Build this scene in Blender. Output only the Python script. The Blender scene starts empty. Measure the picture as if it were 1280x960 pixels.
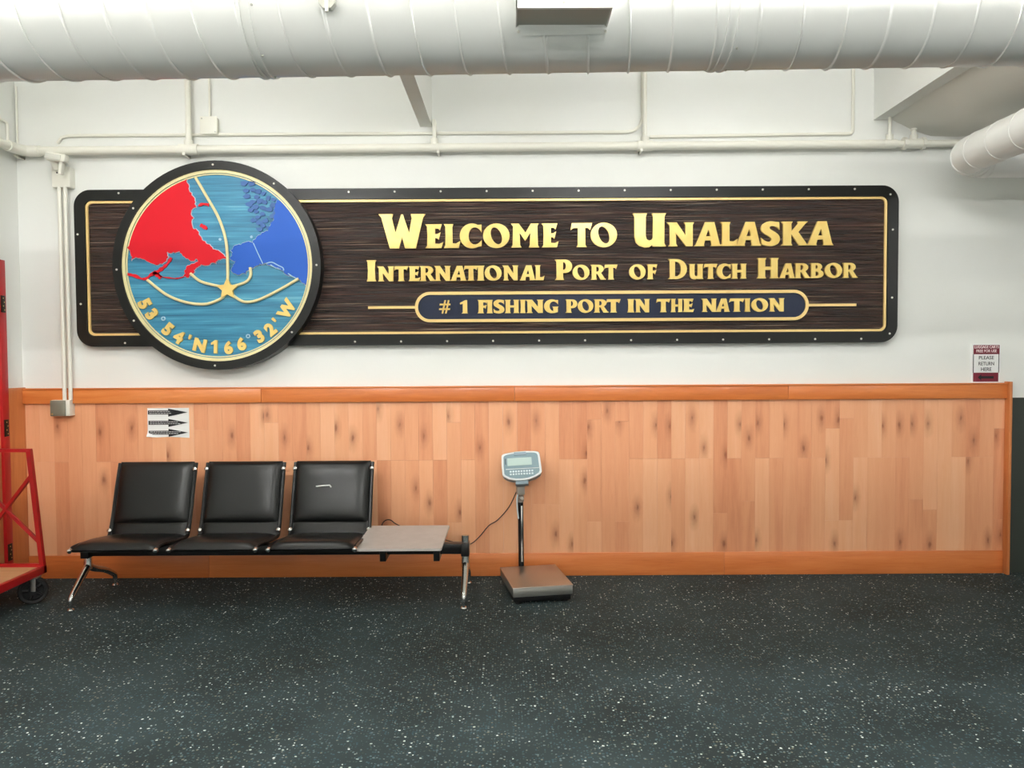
import bpy, bmesh, math, random
from mathutils import Vector, Matrix
from mathutils.geometry import tessellate_polygon
random.seed(7)
S = bpy.context.scene
C = S.collection
R = math.radians

# ------------------------------------------------------------------ camera
FPX = 950.0
CAM = Vector((0.0, -6.09, 1.76))
PITCH, ROLL = R(-2.0), R(0.33)
_r0 = Vector((1, 0, 0)); FWD = Vector((0, math.cos(PITCH), math.sin(PITCH))); _u0 = Vector((0, -math.sin(PITCH), math.cos(PITCH)))
RIGHT = _r0 * math.cos(ROLL) - _u0 * math.sin(ROLL)
UP = _u0 * math.cos(ROLL) + _r0 * math.sin(ROLL)
cd = bpy.data.cameras.new('camera'); cam = bpy.data.objects.new('camera', cd); C.objects.link(cam)
cd.sensor_width = 36.0; cd.sensor_fit = 'HORIZONTAL'; cd.lens = FPX / 1280 * 36.0; cd.clip_start = 0.05
mw = Matrix((RIGHT, UP, -FWD)).transposed().to_4x4(); mw.translation = CAM
cam.matrix_world = mw
S.camera = cam

# ------------------------------------------------------------------ world, exposure
S.view_settings.view_transform = 'Standard'; S.view_settings.look = 'None'
S.view_settings.gamma = 1.0; S.view_settings.use_curve_mapping = False
S.view_settings.exposure = -0.08
w = bpy.data.worlds.new('world'); S.world = w; w.use_nodes = True
w.node_tree.nodes['Background'].inputs[0].default_value = (0.9, 0.95, 1.0, 1)
w.node_tree.nodes['Background'].inputs[1].default_value = 0.15

# ceiling fluorescents (x, y, z, watts): fixtures are built further down
LAMPS = [(-2.3, -4.12, 3.82, 150), (1.1, -4.12, 3.82, 165), (5.6, -3.6, 3.36, 90),
         (-2.3, -7.4, 3.82, 190), (1.1, -7.4, 3.82, 200), (5.6, -7.4, 3.36, 90),
         (-2.4, -2.0, 4.1, 40), (1.7, -2.0, 4.1, 40)]
LAMP_COL = (0.99, 0.99, 0.975)

# ------------------------------------------------------------------ measuring helpers: a measured direction meets a real plane
def ray(px, py):
    return (FWD + RIGHT * ((px - 640) / FPX) + UP * ((480 - py) / FPX))
def W(px, py, Y):
    d = ray(px, py); return CAM + d * ((Y - CAM.y) / d.y)
def WX(px, py, X):
    d = ray(px, py); return CAM + d * ((X - CAM.x) / d.x)
def WZ(px, py, Z):
    d = ray(px, py); return CAM + d * ((Z - CAM.z) / d.z)

def lin(c):
    return tuple(((v / 255) / 12.92 if v / 255 <= .04045 else ((v / 255 + .055) / 1.055) ** 2.4) for v in c)

# ------------------------------------------------------------------ materials
def mat(name, col, rough=.5, metal=0., bump=None, spec=.5, var=None, coat=0.):
    """col sRGB 0-255. bump=(scale, strength). var=(scale, other colour)"""
    m = bpy.data.materials.new(name); m.use_nodes = True
    nt = m.node_tree; b = nt.nodes['Principled BSDF']
    b.inputs['Base Color'].default_value = (*lin(col), 1)
    b.inputs['Roughness'].default_value = rough; b.inputs['Metallic'].default_value = metal
    b.inputs['Specular IOR Level'].default_value = spec
    b.inputs['Coat Weight'].default_value = coat; b.inputs['Coat Roughness'].default_value = .15
    geo = nt.nodes.new('ShaderNodeNewGeometry')
    if bump:
        n = nt.nodes.new('ShaderNodeTexNoise'); n.inputs['Scale'].default_value = bump[0]; n.inputs['Detail'].default_value = 3
        nt.links.new(geo.outputs['Position'], n.inputs['Vector'])
        bp = nt.nodes.new('ShaderNodeBump'); bp.inputs['Strength'].default_value = bump[1]; bp.inputs['Distance'].default_value = .01
        nt.links.new(n.outputs['Fac'], bp.inputs['Height']); nt.links.new(bp.outputs['Normal'], b.inputs['Normal'])
    if var:
        n = nt.nodes.new('ShaderNodeTexNoise'); n.inputs['Scale'].default_value = var[0]; n.inputs['Detail'].default_value = 4
        nt.links.new(geo.outputs['Position'], n.inputs['Vector'])
        r = nt.nodes.new('ShaderNodeValToRGB')
        r.color_ramp.elements[0].position = .35; r.color_ramp.elements[1].position = .65
        r.color_ramp.elements[0].color = (*lin(col), 1); r.color_ramp.elements[1].color = (*lin(var[1]), 1)
        nt.links.new(n.outputs['Fac'], r.inputs['Fac']); nt.links.new(r.outputs['Color'], b.inputs['Base Color'])
    return m

class NT:
    def __init__(s, m): s.t = m.node_tree; s.b = s.t.nodes['Principled BSDF']
    def n(s, typ, **kw):
        x = s.t.nodes.new(typ)
        for k, v in kw.items():
            if k.startswith('_'): setattr(x, k[1:], v)
            else: x.inputs[k.replace('__', ' ')].default_value = v
        return x
    def l(s, a, b): s.t.links.new(a, b)
    def pos(s, scale=(1, 1, 1), off=None):
        g = s.n('ShaderNodeNewGeometry'); v = s.n('ShaderNodeVectorMath', _operation='MULTIPLY')
        v.inputs[1].default_value = scale; s.l(g.outputs['Position'], v.inputs[0])
        if off is None: return v.outputs[0]
        a = s.n('ShaderNodeVectorMath', _operation='ADD'); s.l(v.outputs[0], a.inputs[0]); s.l(off, a.inputs[1]); return a.outputs[0]
    def noise(s, vec, scale=1., detail=4., rough=.55, dist=0.):
        x = s.n('ShaderNodeTexNoise', Scale=scale, Detail=detail, Roughness=rough, Distortion=dist); s.l(vec, x.inputs['Vector']); return x.outputs['Fac']
    def ramp(s, fac, stops):
        r = s.n('ShaderNodeValToRGB'); e = r.color_ramp.elements
        while len(e) < len(stops): e.new(.5)
        for el, (p, c) in zip(e, stops): el.position = p; el.color = (*lin(c), 1) if not isinstance(c, float) else (c, c, c, 1)
        s.l(fac, r.inputs['Fac']); return r.outputs['Color']
    def mix(s, fac, a, b, mode='MIX'):
        x = s.n('ShaderNodeMix', _data_type='RGBA', _blend_type=mode)
        for sock, v in ((x.inputs[0], fac), (x.inputs[6], a), (x.inputs[7], b)):
            if isinstance(v, (int, float)): sock.default_value = v
            elif isinstance(v, tuple): sock.default_value = (*lin(v), 1)
            else: s.l(v, sock)
        return x.outputs[2]
    def math(s, op, a, b=0.):
        x = s.n('ShaderNodeMath', _operation=op)
        for i, v in enumerate((a, b)):
            if isinstance(v, (int, float)): x.inputs[i].default_value = v
            else: s.l(v, x.inputs[i])
        return x.outputs[0]
    def bump(s, h, strength=.3, dist=.01):
        x = s.n('ShaderNodeBump', Strength=strength, Distance=dist); s.l(h, x.inputs['Height']); s.l(x.outputs['Normal'], s.b.inputs['Normal'])

def wood_mat(name, stops, gscale=(55, 55, 3.5), rough=.4, per_object=True, knot=False, coat=0., tint=.5):
    m = mat(name, (200, 140, 90), rough, coat=coat); t = NT(m)
    off = None
    if per_object:
        oi = t.n('ShaderNodeObjectInfo'); sc = t.math('MULTIPLY', oi.outputs['Random'], 137.)
        cb = t.n('ShaderNodeCombineXYZ'); t.l(sc, cb.inputs[0]); t.l(sc, cb.inputs[2]); off = cb.outputs[0]
    g = t.noise(t.pos(gscale, off), 1, 5, .6, 1.2)
    g2 = t.noise(t.pos(tuple(v * .12 for v in gscale), off), 1, 2, .5, 2.)
    f = t.math('ADD', t.math('MULTIPLY', g, .45), t.math('MULTIPLY', g2, .55))
    if per_object:
        f = t.math('ADD', t.math('MULTIPLY', f, 1 - tint), t.math('MULTIPLY', oi.outputs['Random'], tint))
    col = t.ramp(f, stops)
    if knot:
        at = t.n('ShaderNodeAttribute', _attribute_type='OBJECT', _attribute_name='knot')
        g_ = t.n('ShaderNodeNewGeometry'); sub = t.n('ShaderNodeVectorMath', _operation='SUBTRACT')
        t.l(g_.outputs['Position'], sub.inputs[0]); t.l(at.outputs['Vector'], sub.inputs[1])
        ml = t.n('ShaderNodeVectorMath', _operation='MULTIPLY'); ml.inputs[1].default_value = (1, 0, .42); t.l(sub.outputs[0], ml.inputs[0])
        wob = t.noise(t.pos((40, 40, 18)), 1, 2)
        ln = t.n('ShaderNodeVectorMath', _operation='LENGTH'); t.l(ml.outputs[0], ln.inputs[0])
        d = t.math('ADD', ln.outputs['Value'], t.math('MULTIPLY', t.math('SUBTRACT', wob, .5), .022))
        halo = t.ramp(d, [(0.0, .7), (.012, .45), (.03, .18), (.055, 0.)])
        col = t.mix(halo, col, (150, 76, 42))
        core = t.ramp(d, [(0.0, .4), (.006, .25), (.011, 0.)])
        col = t.mix(core, col, (104, 48, 28))
    t.l(col, t.b.inputs['Base Color'])
    t.bump(g, .08, .004)
    return m

M = {}
M['wall'] = mat('wall_paint', (236, 237, 233), .6, bump=(60, .05), var=(1.2, (234, 235, 229)))
M['wall_dark'] = mat('dark_green_paint', (48, 54, 48), .5, bump=(60, .05))
M['ceil'] = mat('ceiling_paint', (238, 236, 228), .8)
M['plank'] = wood_mat('maple_laminate', [(.12, (208, 128, 88)), (.38, (231, 160, 118)), (.6, (240, 175, 132)), (.9, (248, 195, 155))], knot=True, rough=.38, tint=.42)
M['rail'] = wood_mat('stained_fir', [(.25, (196, 102, 44)), (.55, (218, 126, 62)), (.8, (230, 146, 82))], (4, 60, 60), .35, coat=.2, tint=.2)
M['base'] = wood_mat('stained_fir_base', [(.25, (184, 94, 46)), (.5, (216, 120, 62)), (.8, (232, 144, 84))], (3.5, 60, 60), .35, coat=.2, tint=.2)
M['post'] = wood_mat('fir_post', [(.25, (180, 100, 52)), (.55, (204, 126, 72)), (.8, (216, 144, 90))], (60, 60, 4), .45, tint=.2)
M['duct'] = mat('white_duct_paint', (243, 243, 239), .3, bump=(25, .03))
M['duct_in'] = mat('duct_grey_metal', (196, 195, 184), .5)  # plain greyer metal for the grille, rivets and hanger parts
M['pipe'] = mat('cream_pipe_paint', (236, 234, 222), .4)
M['black'] = mat('black_gloss_paint', (20, 21, 19), .36, bump=(90, .04), spec=.3)
M['blackmetal'] = mat('black_metal', (14, 14, 15), .35, spec=.5)
M['vinyl'] = mat('black_vinyl', (17, 18, 18), .3, bump=(240, .04), spec=.4)
M['chrome'] = mat('polished_aluminium', (214, 214, 212), .18, 1.)
M['steel'] = mat('brushed_steel', (186, 180, 172), .34, 1., bump=(160, .05))
M['steel_side'] = mat('satin_steel', (176, 174, 168), .4, .9)
M['laminate'] = mat('grey_laminate', (190, 184, 180), .45, var=(14, (196, 190, 186)), spec=.3)
M['rubber'] = mat('black_rubber', (20, 20, 20), .7)
M['cable'] = mat('cable_black', (26, 20, 18), .5)
M['gold'] = mat('gold_leaf', (244, 214, 128), .32, .25, bump=(45, .06), var=(9, (236, 200, 112)))
M['goldline'] = mat('gold_paint_line', (240, 206, 136), .35, .2)
M['red_land'] = mat('red_land_paint', (214, 24, 40), .55, spec=.2)
M['cream'] = mat('cream_gold_paint', (238, 226, 172), .4, .05)
M['blue_land'] = mat('blue_land_paint', (34, 92, 192), .5, spec=.3)
M['island'] = mat('dark_blue_islands', (38, 92, 158), .45)
M['lightline'] = mat('pale_blue_line', (170, 205, 225), .5)
M['screw'] = mat('screw_white', (235, 232, 222), .3, .3)
M['navy'] = mat('navy_plaque', (18, 30, 56), .34, spec=.35)
M['red'] = mat('red_enamel', (176, 22, 28), .35, bump=(50, .03))
M['ply'] = wood_mat('plywood_deck', [(.3, (196, 150, 104)), (.7, (222, 182, 138))], (3, 40, 40), .5, per_object=False)
M['doorleaf'] = wood_mat('door_veneer', [(.3, (196, 130, 76)), (.7, (218, 158, 104))], (40, 40, 3), .45, per_object=False)
M['hinge'] = mat('dark_hinge', (46, 38, 30), .4, .6)
M['brass'] = mat('brass_screw', (200, 180, 120), .3, .8)
M['paper'] = mat('white_paper', (240, 240, 238), .6)
M['ink'] = mat('black_ink', (20, 20, 22), .6)
M['greyink'] = mat('grey_print', (186, 186, 186), .6)
M['maroon'] = mat('maroon_print', (112, 16, 40), .5)
M['pink'] = mat('pale_pink_print', (246, 226, 226), .5)
M['greybox'] = mat('grey_box_cover', (136, 136, 122), .42, .35)
M['headblue'] = mat('blue_grey_plastic', (140, 158, 168), .4)
M['bezel'] = mat('pale_bezel', (226, 230, 230), .35)
M['face'] = mat('scale_face', (128, 152, 160), .35)
M['lcd'] = mat('lcd_glass', (192, 212, 206), .15)
M['key'] = mat('key_white', (220, 232, 236), .4)
M['collar'] = mat('grey_collar', (158, 150, 142), .4, .2)
M['lens'] = mat('frosted_lens', (226, 226, 216), .2)
M['fixture'] = mat('fixture_white', (235, 235, 232), .5)

def sign_wood():
    m = mat('sandblasted_cedar', (52, 36, 30), .25, spec=.42); t = NT(m)
    g = t.noise(t.pos((1.6, 1, 95)), 1, 6, .6, .6)
    g2 = t.noise(t.pos((.7, 1, 24)), 1, 4, .6, .4)
    f = t.math('ADD', t.math('MULTIPLY', g, .55), t.math('MULTIPLY', g2, .45))
    col = t.ramp(f, [(.3, (14, 9, 7)), (.44, (32, 19, 15)), (.58, (58, 35, 27)), (.74, (110, 76, 60))])
    st = t.noise(t.pos((1.1, 1, 160)), 1, 3, .5)
    col = t.mix(t.ramp(st, [(.6, 0.), (.7, .6)]), col, (190, 162, 140))
    t.l(col, t.b.inputs['Base Color'])
    t.bump(t.math('ADD', g, t.math('MULTIPLY', st, .6)), .75, .014)
    return m
M['cedar'] = sign_wood()
def sea_wood():
    m = mat('blue_stained_cedar', (50, 130, 170), .4); t = NT(m)
    g = t.noise(t.pos((1.6, 1, 80)), 1, 5, .6, .5); g2 = t.noise(t.pos((.9, 1, 15)), 1, 3, .6, .5)
    f = t.math('ADD', t.math('MULTIPLY', g, .5), t.math('MULTIPLY', g2, .5))
    t.l(t.ramp(f, [(.33, (28, 86, 116)), (.46, (42, 122, 158)), (.58, (66, 150, 184)), (.72, (128, 196, 214))]), t.b.inputs['Base Color'])
    t.bump(g, .4, .008); return m
M['sea'] = sea_wood()
def floor_mat():
    m = mat('speckled_rubber_floor', (38, 44, 44), .75, spec=.14); t = NT(m)
    n = t.noise(t.pos((1, 1, 1)), 1.3, 3)
    col = t.ramp(n, [(.35, (42, 50, 50)), (.65, (55, 67, 69))])
    def flecks(scale, off, thr, rad, c0, c1, c2, dens):
        v = t.n('ShaderNodeTexVoronoi', _voronoi_dimensions='2D', Scale=scale)
        cb = t.n('ShaderNodeCombineXYZ', X=off, Y=off * .7); p = t.pos((1, 1, 1), cb.outputs[0])
        wn = t.n('ShaderNodeTexNoise', Scale=scale * 1.7, Detail=2.); t.l(p, wn.inputs['Vector'])
        t.l(p, v.inputs['Vector'])
        s = t.n('ShaderNodeSeparateColor'); t.l(v.outputs['Color'], s.inputs[0])
        dd = t.math('ADD', v.outputs['Distance'], t.math('MULTIPLY', t.math('SUBTRACT', wn.outputs['Fac'], .5), .5))
        patch = t.noise(t.pos((1, 1, 1), cb.outputs[0]), dens, 3)
        sel = t.math('GREATER_THAN', t.math('ADD', s.outputs[0], t.math('MULTIPLY', t.math('SUBTRACT', patch, .5), .35)), thr)
        inside = t.math('LESS_THAN', dd, t.math('MULTIPLY', t.math('ADD', s.outputs[2], .35), rad))
        fac = t.math('MULTIPLY', sel, inside)
        fc = t.ramp(s.outputs[1], [(.0, c0), (.45, c1), (.85, c2)])
        return fac, fc
    fac, fc = flecks(70, 3.1, .62, .32, (54, 78, 88), (70, 92, 96), (66, 76, 72), 2.2)
    col = t.mix(fac, col, fc)
    fac, fc = flecks(62, 11.7, .80, .30, (84, 102, 108), (108, 120, 120), (118, 116, 102), 2.6)
    col = t.mix(fac, col, fc)
    fac, fc = flecks(54, 23.3, .945, .25, (170, 184, 180), (205, 212, 200), (235, 240, 236), 3.)
    col = t.mix(fac, col, fc)
    t.l(col, t.b.inputs['Base Color'])
    b = t.noise(t.pos((1, 1, 1)), 180, 2); t.bump(b, .12, .004)
    return m
M['floor'] = floor_mat()

# ------------------------------------------------------------------ mesh helpers
class MB:
    def __init__(s): s.v = []; s.f = []
    def add(s, vs, fs):
        o = len(s.v); s.v += [Vector(v) for v in vs]; s.f += [tuple(i + o for i in f) for f in fs]; return s
    def box(s, x0, x1, y0, y1, z0, z1, bev=0.):
        if bev <= 0:
            vs = [(x, y, z) for x in (x0, x1) for y in (y0, y1) for z in (z0, z1)]
            return s.add(vs, [(0, 1, 3, 2), (4, 6, 7, 5), (0, 4, 5, 1), (2, 3, 7, 6), (0, 2, 6, 4), (1, 5, 7, 3)])
        bm = bmesh.new(); bmesh.ops.create_cube(bm, size=1)
        for v in bm.verts: v.co = ((x0 + x1) / 2 + v.co.x * (x1 - x0), (y0 + y1) / 2 + v.co.y * (y1 - y0), (z0 + z1) / 2 + v.co.z * (z1 - z0))
        bmesh.ops.bevel(bm, geom=bm.edges[:], offset=bev, segments=2, affect='EDGES', profile=.5)
        bm.verts.index_update(); s.add([v.co.copy() for v in bm.verts], [[v.index for v in f.verts] for f in bm.faces]); bm.free(); return s
    def tube(s, pts, r, n=10, caps=True, flat=None):
        """round bar through pts; r number or list; flat=(a,b) scales the section along frame axes"""
        pts = [Vector(p) for p in pts]; N = len(pts); rs = r if isinstance(r, (list, tuple)) else [r] * N
        T = []
        for i in range(N):
            a = pts[min(i + 1, N - 1)] - pts[i]; b = pts[i] - pts[max(i - 1, 0)]
            t = (a.normalized() if a.length else Vector()) + (b.normalized() if b.length else Vector()); T.append(t.normalized())
        ref = Vector((0, 0, 1)) if abs(T[0].z) < .9 else Vector((1, 0, 0))
        u = (ref - T[0] * ref.dot(T[0])).normalized(); o = len(s.v); fa, fb = flat or (1, 1)
        for i in range(N):
            u = (u - T[i] * u.dot(T[i])).normalized(); w_ = T[i].cross(u)
            for k in range(n):
                a = 2 * math.pi * (k + .5) / n; s.v.append(pts[i] + u * (math.cos(a) * rs[i] * fa) + w_ * (math.sin(a) * rs[i] * fb))
        for i in range(N - 1):
            for k in range(n):
                k2 = (k + 1) % n; s.f.append((o + i * n + k, o + i * n + k2, o + (i + 1) * n + k2, o + (i + 1) * n + k))
        if caps:
            s.f.append(tuple(o + k for k in range(n))[::-1]); s.f.append(tuple(o + (N - 1) * n + k for k in range(n)))
        return s
    def prism(s, loops, back, front, axis='xz'):
        """loops of 2D points (outer, holes...) in x,z ; extruded along y from back to front"""
        loops = [list(l) for l in loops]
        tri = tessellate_polygon([[Vector((p[0], p[1], 0)) for p in l] for l in loops])
        flat = [p for l in loops for p in l]; n = len(flat); o = len(s.v)
        s.v += [Vector((p[0], front, p[1])) for p in flat] + [Vector((p[0], back, p[1])) for p in flat]
        for t in tri:
            s.f.append((o + t[0], o + t[1], o + t[2])); s.f.append((o + n + t[2], o + n + t[1], o + n + t[0]))
        k = 0
        for l in loops:
            for i in range(len(l)):
                j = (i + 1) % len(l); s.f.append((o + k + i, o + k + j, o + n + k + j, o + n + k + i))
            k += len(l)
        return s
    def lathe(s, prof, origin, axis=Vector((0, 0, 1)), n=24):
        """prof list of (radius, height along axis)"""
        axis = Vector(axis).normalized(); ref = Vector((1, 0, 0)) if abs(axis.x) < .9 else Vector((0, 1, 0))
        u = (ref - axis * ref.dot(axis)).normalized(); w_ = axis.cross(u); o = len(s.v); origin = Vector(origin)
        for r, h in prof:
            for k in range(n):
                a = 2 * math.pi * k / n; s.v.append(origin + axis * h + (u * math.cos(a) + w_ * math.sin(a)) * r)
        for i in range(len(prof) - 1):
            for k in range(n):
                k2 = (k + 1) % n; s.f.append((o + i * n + k, o + i * n + k2, o + (i + 1) * n + k2, o + (i + 1) * n + k))
        s.f.append(tuple(o + k for k in range(n))[::-1]); s.f.append(tuple(o + (len(prof) - 1) * n + k for k in range(n)))
        return s
    def xf(s, m):
        s.v = [m @ v for v in s.v]; return s

FL = {}
def obj(name, mb, material, parent=None, smooth=40, recenter=True):
    c = Vector()
    if recenter and mb.v:
        lo = Vector([min(v[i] for v in mb.v) for i in range(3)]); hi = Vector([max(v[i] for v in mb.v) for i in range(3)]); c = (lo + hi) / 2
    me = bpy.data.meshes.new(name); me.from_pydata([v - c for v in mb.v], [], mb.f)
    bm = bmesh.new(); bm.from_mesh(me); bmesh.ops.recalc_face_normals(bm, faces=bm.faces[:]); bm.to_mesh(me); bm.free()
    if smooth:
        for p in me.polygons: p.use_smooth = True
        me.set_sharp_from_angle(angle=R(smooth))
    me.materials.append(M[material] if isinstance(material, str) else material)
    o = bpy.data.objects.new(name, me); C.objects.link(o)
    o.location = c - (FL[parent] if parent else Vector()); FL[o] = c
    if parent: o.parent = parent
    return o
def copy_part(src, parent, c):
    o = src.copy(); C.objects.link(o); c = Vector(c); o.location = c - FL[parent]; o.parent = parent; FL[o] = c; return o
def tag(o, label, cat, group=None):
    o['label'] = label; o['category'] = cat
    if group: o['group'] = group
    return o
def thing(name, label, cat, loc=(0, 0, 0), rz=0., local=False, group=None):
    o = bpy.data.objects.new(name, None); C.objects.link(o); o.empty_display_size = .1
    o.location = loc; o.rotation_euler = (0, 0, rz); FL[o] = Vector() if local else Vector(loc)
    return tag(o, label, cat, group)
def struct(name, mb, material, parent=None, label=None, smooth=40):
    o = obj(name, mb, material, parent, smooth)
    if not parent: o['kind'] = 'structure'
    if label: o['label'] = label
    return o
def rrect(x0, x1, z0, z1, r, n=8):
    out = []
    for cx, cz, a0 in ((x1 - r, z1 - r, 0), (x0 + r, z1 - r, 90), (x0 + r, z0 + r, 180), (x1 - r, z0 + r, 270)):
        for k in range(n + 1):
            a = R(a0 + 90 * k / n); out.append((cx + r * math.cos(a), cz + r * math.sin(a)))
    return out
def circ(cx, cz, r, n=96, a0=0.):
    return [(cx + r * math.cos(2 * math.pi * k / n + a0), cz + r * math.sin(2 * math.pi * k / n + a0)) for k in range(n)]
def smoothline(pts, n=8):
    """Catmull-Rom through points of any dimension"""
    P = [Vector(p) for p in pts]; out = []
    for i in range(len(P) - 1):
        a = P[max(i - 1, 0)]; b = P[i]; c = P[i + 1]; d = P[min(i + 2, len(P) - 1)]
        for k in range(n):
            t = k / n
            out.append(.5 * ((2 * b) + (c - a) * t + (2 * a - 5 * b + 4 * c - d) * t * t + (3 * b - a - 3 * c + d) * t ** 3))
    out.append(P[-1]); return out
_font_cache = {}
def text_mb(s_, bold=0., ext=.02):
    """flat letters of Blender's built-in face, height of capitals about .7"""
    if (s_, bold) in _font_cache: return _font_cache[(s_, bold)]
    cu = bpy.data.curves.new('txt', 'FONT'); cu.body = s_; cu.size = 1; cu.extrude = ext; cu.offset = bold; cu.resolution_u = 4
    cu.align_x = 'CENTER'
    o = bpy.data.objects.new('txt', cu); C.objects.link(o); bpy.context.view_layer.update()
    dg = bpy.context.evaluated_depsgraph_get(); me = bpy.data.meshes.new_from_object(o.evaluated_get(dg))
    vs = [v.co.copy() for v in me.vertices]; fs = [tuple(p.vertices) for p in me.polygons]
    bpy.data.objects.remove(o); bpy.data.curves.remove(cu); bpy.data.meshes.remove(me)
    _font_cache[(s_, bold)] = (vs, fs); return vs, fs
def text_on_wall(s_, cx, cz, h, y, depth, bold=0., width=None, rot=0.):
    """letters in the x,z plane facing -y, centred on cx,cz with capital height h"""
    vs, fs = text_mb(s_, bold)
    x0 = min(v.x for v in vs); x1 = max(v.x for v in vs); z0 = min(v.y for v in vs); z1 = max(v.y for v in vs)
    k = h / (z1 - z0); kx = k if width is None else width / (x1 - x0)
    mb = MB(); out = []
    for v in vs:
        a = (v.x - (x0 + x1) / 2) * kx; b = (v.y - (z0 + z1) / 2) * k
        out.append((cx + a * math.cos(rot) - b * math.sin(rot), y - depth / 2 - math.copysign(depth / 2, v.z), cz + a * math.sin(rot) + b * math.cos(rot)))
    return mb.add(out, fs)

# ================================================================== THE ROOM
XL, XR, YB, ZC = -3.92, 7.0, -9.6, 4.5
ZRT = W(640, 484, -.045).z      # top of the wainscot rail
ZRB = W(640, 501.5, -.045).z
ZBT = W(640, 691.5, -.02).z
XPOST = W(1253, 600, 0).x       # right end of the wainscot
floor = struct('floor', MB().box(XL - .1, XR, YB, .1, -.1, 0), 'floor', label='dark speckled rubber floor')
wall = struct('wall_back', MB().box(XL - .1, XR, 0, .1, 0, ZC), 'wall', label='white painted back wall above a wood wainscot')
wall_left = struct('wall_left', MB().box(XL - .1, XL, YB, 0, 0, ZC), 'wall')
struct('wall_right', MB().box(XR, XR + .1, YB, .1, 0, ZC), 'wall')
struct('wall_rear', MB().box(XL - .1, XR + .1, YB - .1, YB, 0, ZC), 'wall')
struct('ceiling', MB().box(XL - .1, XR + .1, YB - .1, .1, ZC, ZC + .1), 'ceil')
struct('dark_paint_band', MB().box(XPOST + .06, XR, -.004, 0, 0, W(1272, 497, 0).z), 'wall_dark', wall)

# wainscot planks, one object each
XW0, XW1 = XL + .02, XPOST
ZJ = W(640, 574.5, -.014).z
pw = .1125
unit = MB().box(-.5, .5, -.5, .5, -.5, .5)
pl0 = obj('plank', unit, 'plank', wall, 0, False)
plank_mesh = pl0.data
bpy.data.objects.remove(pl0)
KN = [(925, 530), (947, 529), (936, 547), (961, 531), (980, 531), (1103, 532), (1124, 531), (1112, 549), (1140, 530), (1160, 529), (1150, 548),
      (1027, 523), (1201, 523), (1069, 622), (1083, 618), (1071, 660), (1162, 680), (988, 682), (1125, 677), (945, 676), (1048, 524), (1032, 575), (1210, 576),
      (636, 527), (670, 526), (759, 513), (774, 527), (820, 531), (837, 533), (776, 560), (783, 578), (733, 567), (839, 620), (880, 560), (907, 569),
      (1217, 550), (1245, 545), (797, 635), (840, 678), (715, 681), (930, 622), (500, 530), (530, 545), (560, 520), (600, 560), (520, 610), (575, 640), (125, 540), (165, 535), (130, 600), (290, 545), (330, 520), (420, 535), (385, 560), (210, 570), (868, 646), (1043, 679), (1235, 675), (905, 680)]
KN = [W(a, b, -.014) for a, b in KN]
x = XW0; k = 0
while x < XW1 - .01:
    x2 = min(x + pw, XW1)
    kind = random.random()
    if kind < .62: cuts = [ZJ]
    elif kind < .8: cuts = [ZBT + .30 + random.random() * .12]
    elif kind < .9: cuts = [ZJ + .22 + random.random() * .1, ZBT + .25]
    else: cuts = []
    zs = [ZBT] + sorted(cuts) + [ZRB]
    for a, b in zip(zs[:-1], zs[1:]):
        th = .014 + random.random() * .0012
        p = bpy.data.objects.new('plank', plank_mesh); C.objects.link(p)
        c = Vector(((x + x2) / 2, -th / 2, (a + b) / 2)); FL[p] = c
        p.parent = wall; p.location = c - FL[wall]; p.scale = (x2 - x - .0006, th, b - a - .0008)
        kk = [q for q in KN if x <= q.x < x2 and a <= q.z < b]
        if kk: q = kk[0]; p['knot'] = [q.x, 0., q.z]
        elif random.random() < .2: p['knot'] = [random.uniform(x + .01, x2 - .01), 0., random.uniform(a + .05, b - .04)]
        else: p['knot'] = [50., 0., 50.]
    x = x2; k += 1

# rails in joined lengths
def rail_piece(px0, px1, name, z0, z1, th, m, extra=None):
    mb = MB().box(px0, px1, -th, 0, z0, z1, .004); return mb
cuts = [XW0, -2.0, W(643, 484, -.04).x, 2.2, XPOST]
rb = MB()
t1 = struct('trim_1', rail_piece(cuts[0], cuts[1], '', ZRB, ZRT, .045, 'rail'), 'rail', label='orange stained wainscot cap rail')
for a, b in zip(cuts[1:-1], cuts[2:]): obj('rail_length', rail_piece(a + .0015, b, '', ZRB, ZRT, .045, 'rail'), 'rail', t1)
obj('rail_ledge', MB().box(XW0, XPOST, -.052, 0, ZRT, ZRT + .012, .003), 'rail', t1)
cuts = [XW0, -2.45, W(905, 700, -.02).x, XPOST]
t2 = struct('baseboard_back', MB().box(cuts[0], cuts[1], -.024, 0, 0, ZBT, .003), 'base', label='orange stained wooden baseboard')
for a, b in zip(cuts[1:-1], cuts[2:]): obj('baseboard_length', MB().box(a + .0015, b, -.024, 0, 0, ZBT, .003), 'base', t2)
zt = W(1258, 477, -.05).z
struct('trim_2', MB().box(XPOST, XPOST + .022, -.075, 0, 0, zt, .003), 'post', label='wooden end board closing the wainscot')
struct('trim_3', MB().box(XL, XL + .02, WX(10.5, 500, XL + .03).y + .003, 0, 0, WX(20, 485, XL + .02).z, .003), 'post', label='wooden board on the left wall beside the door')

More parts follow.
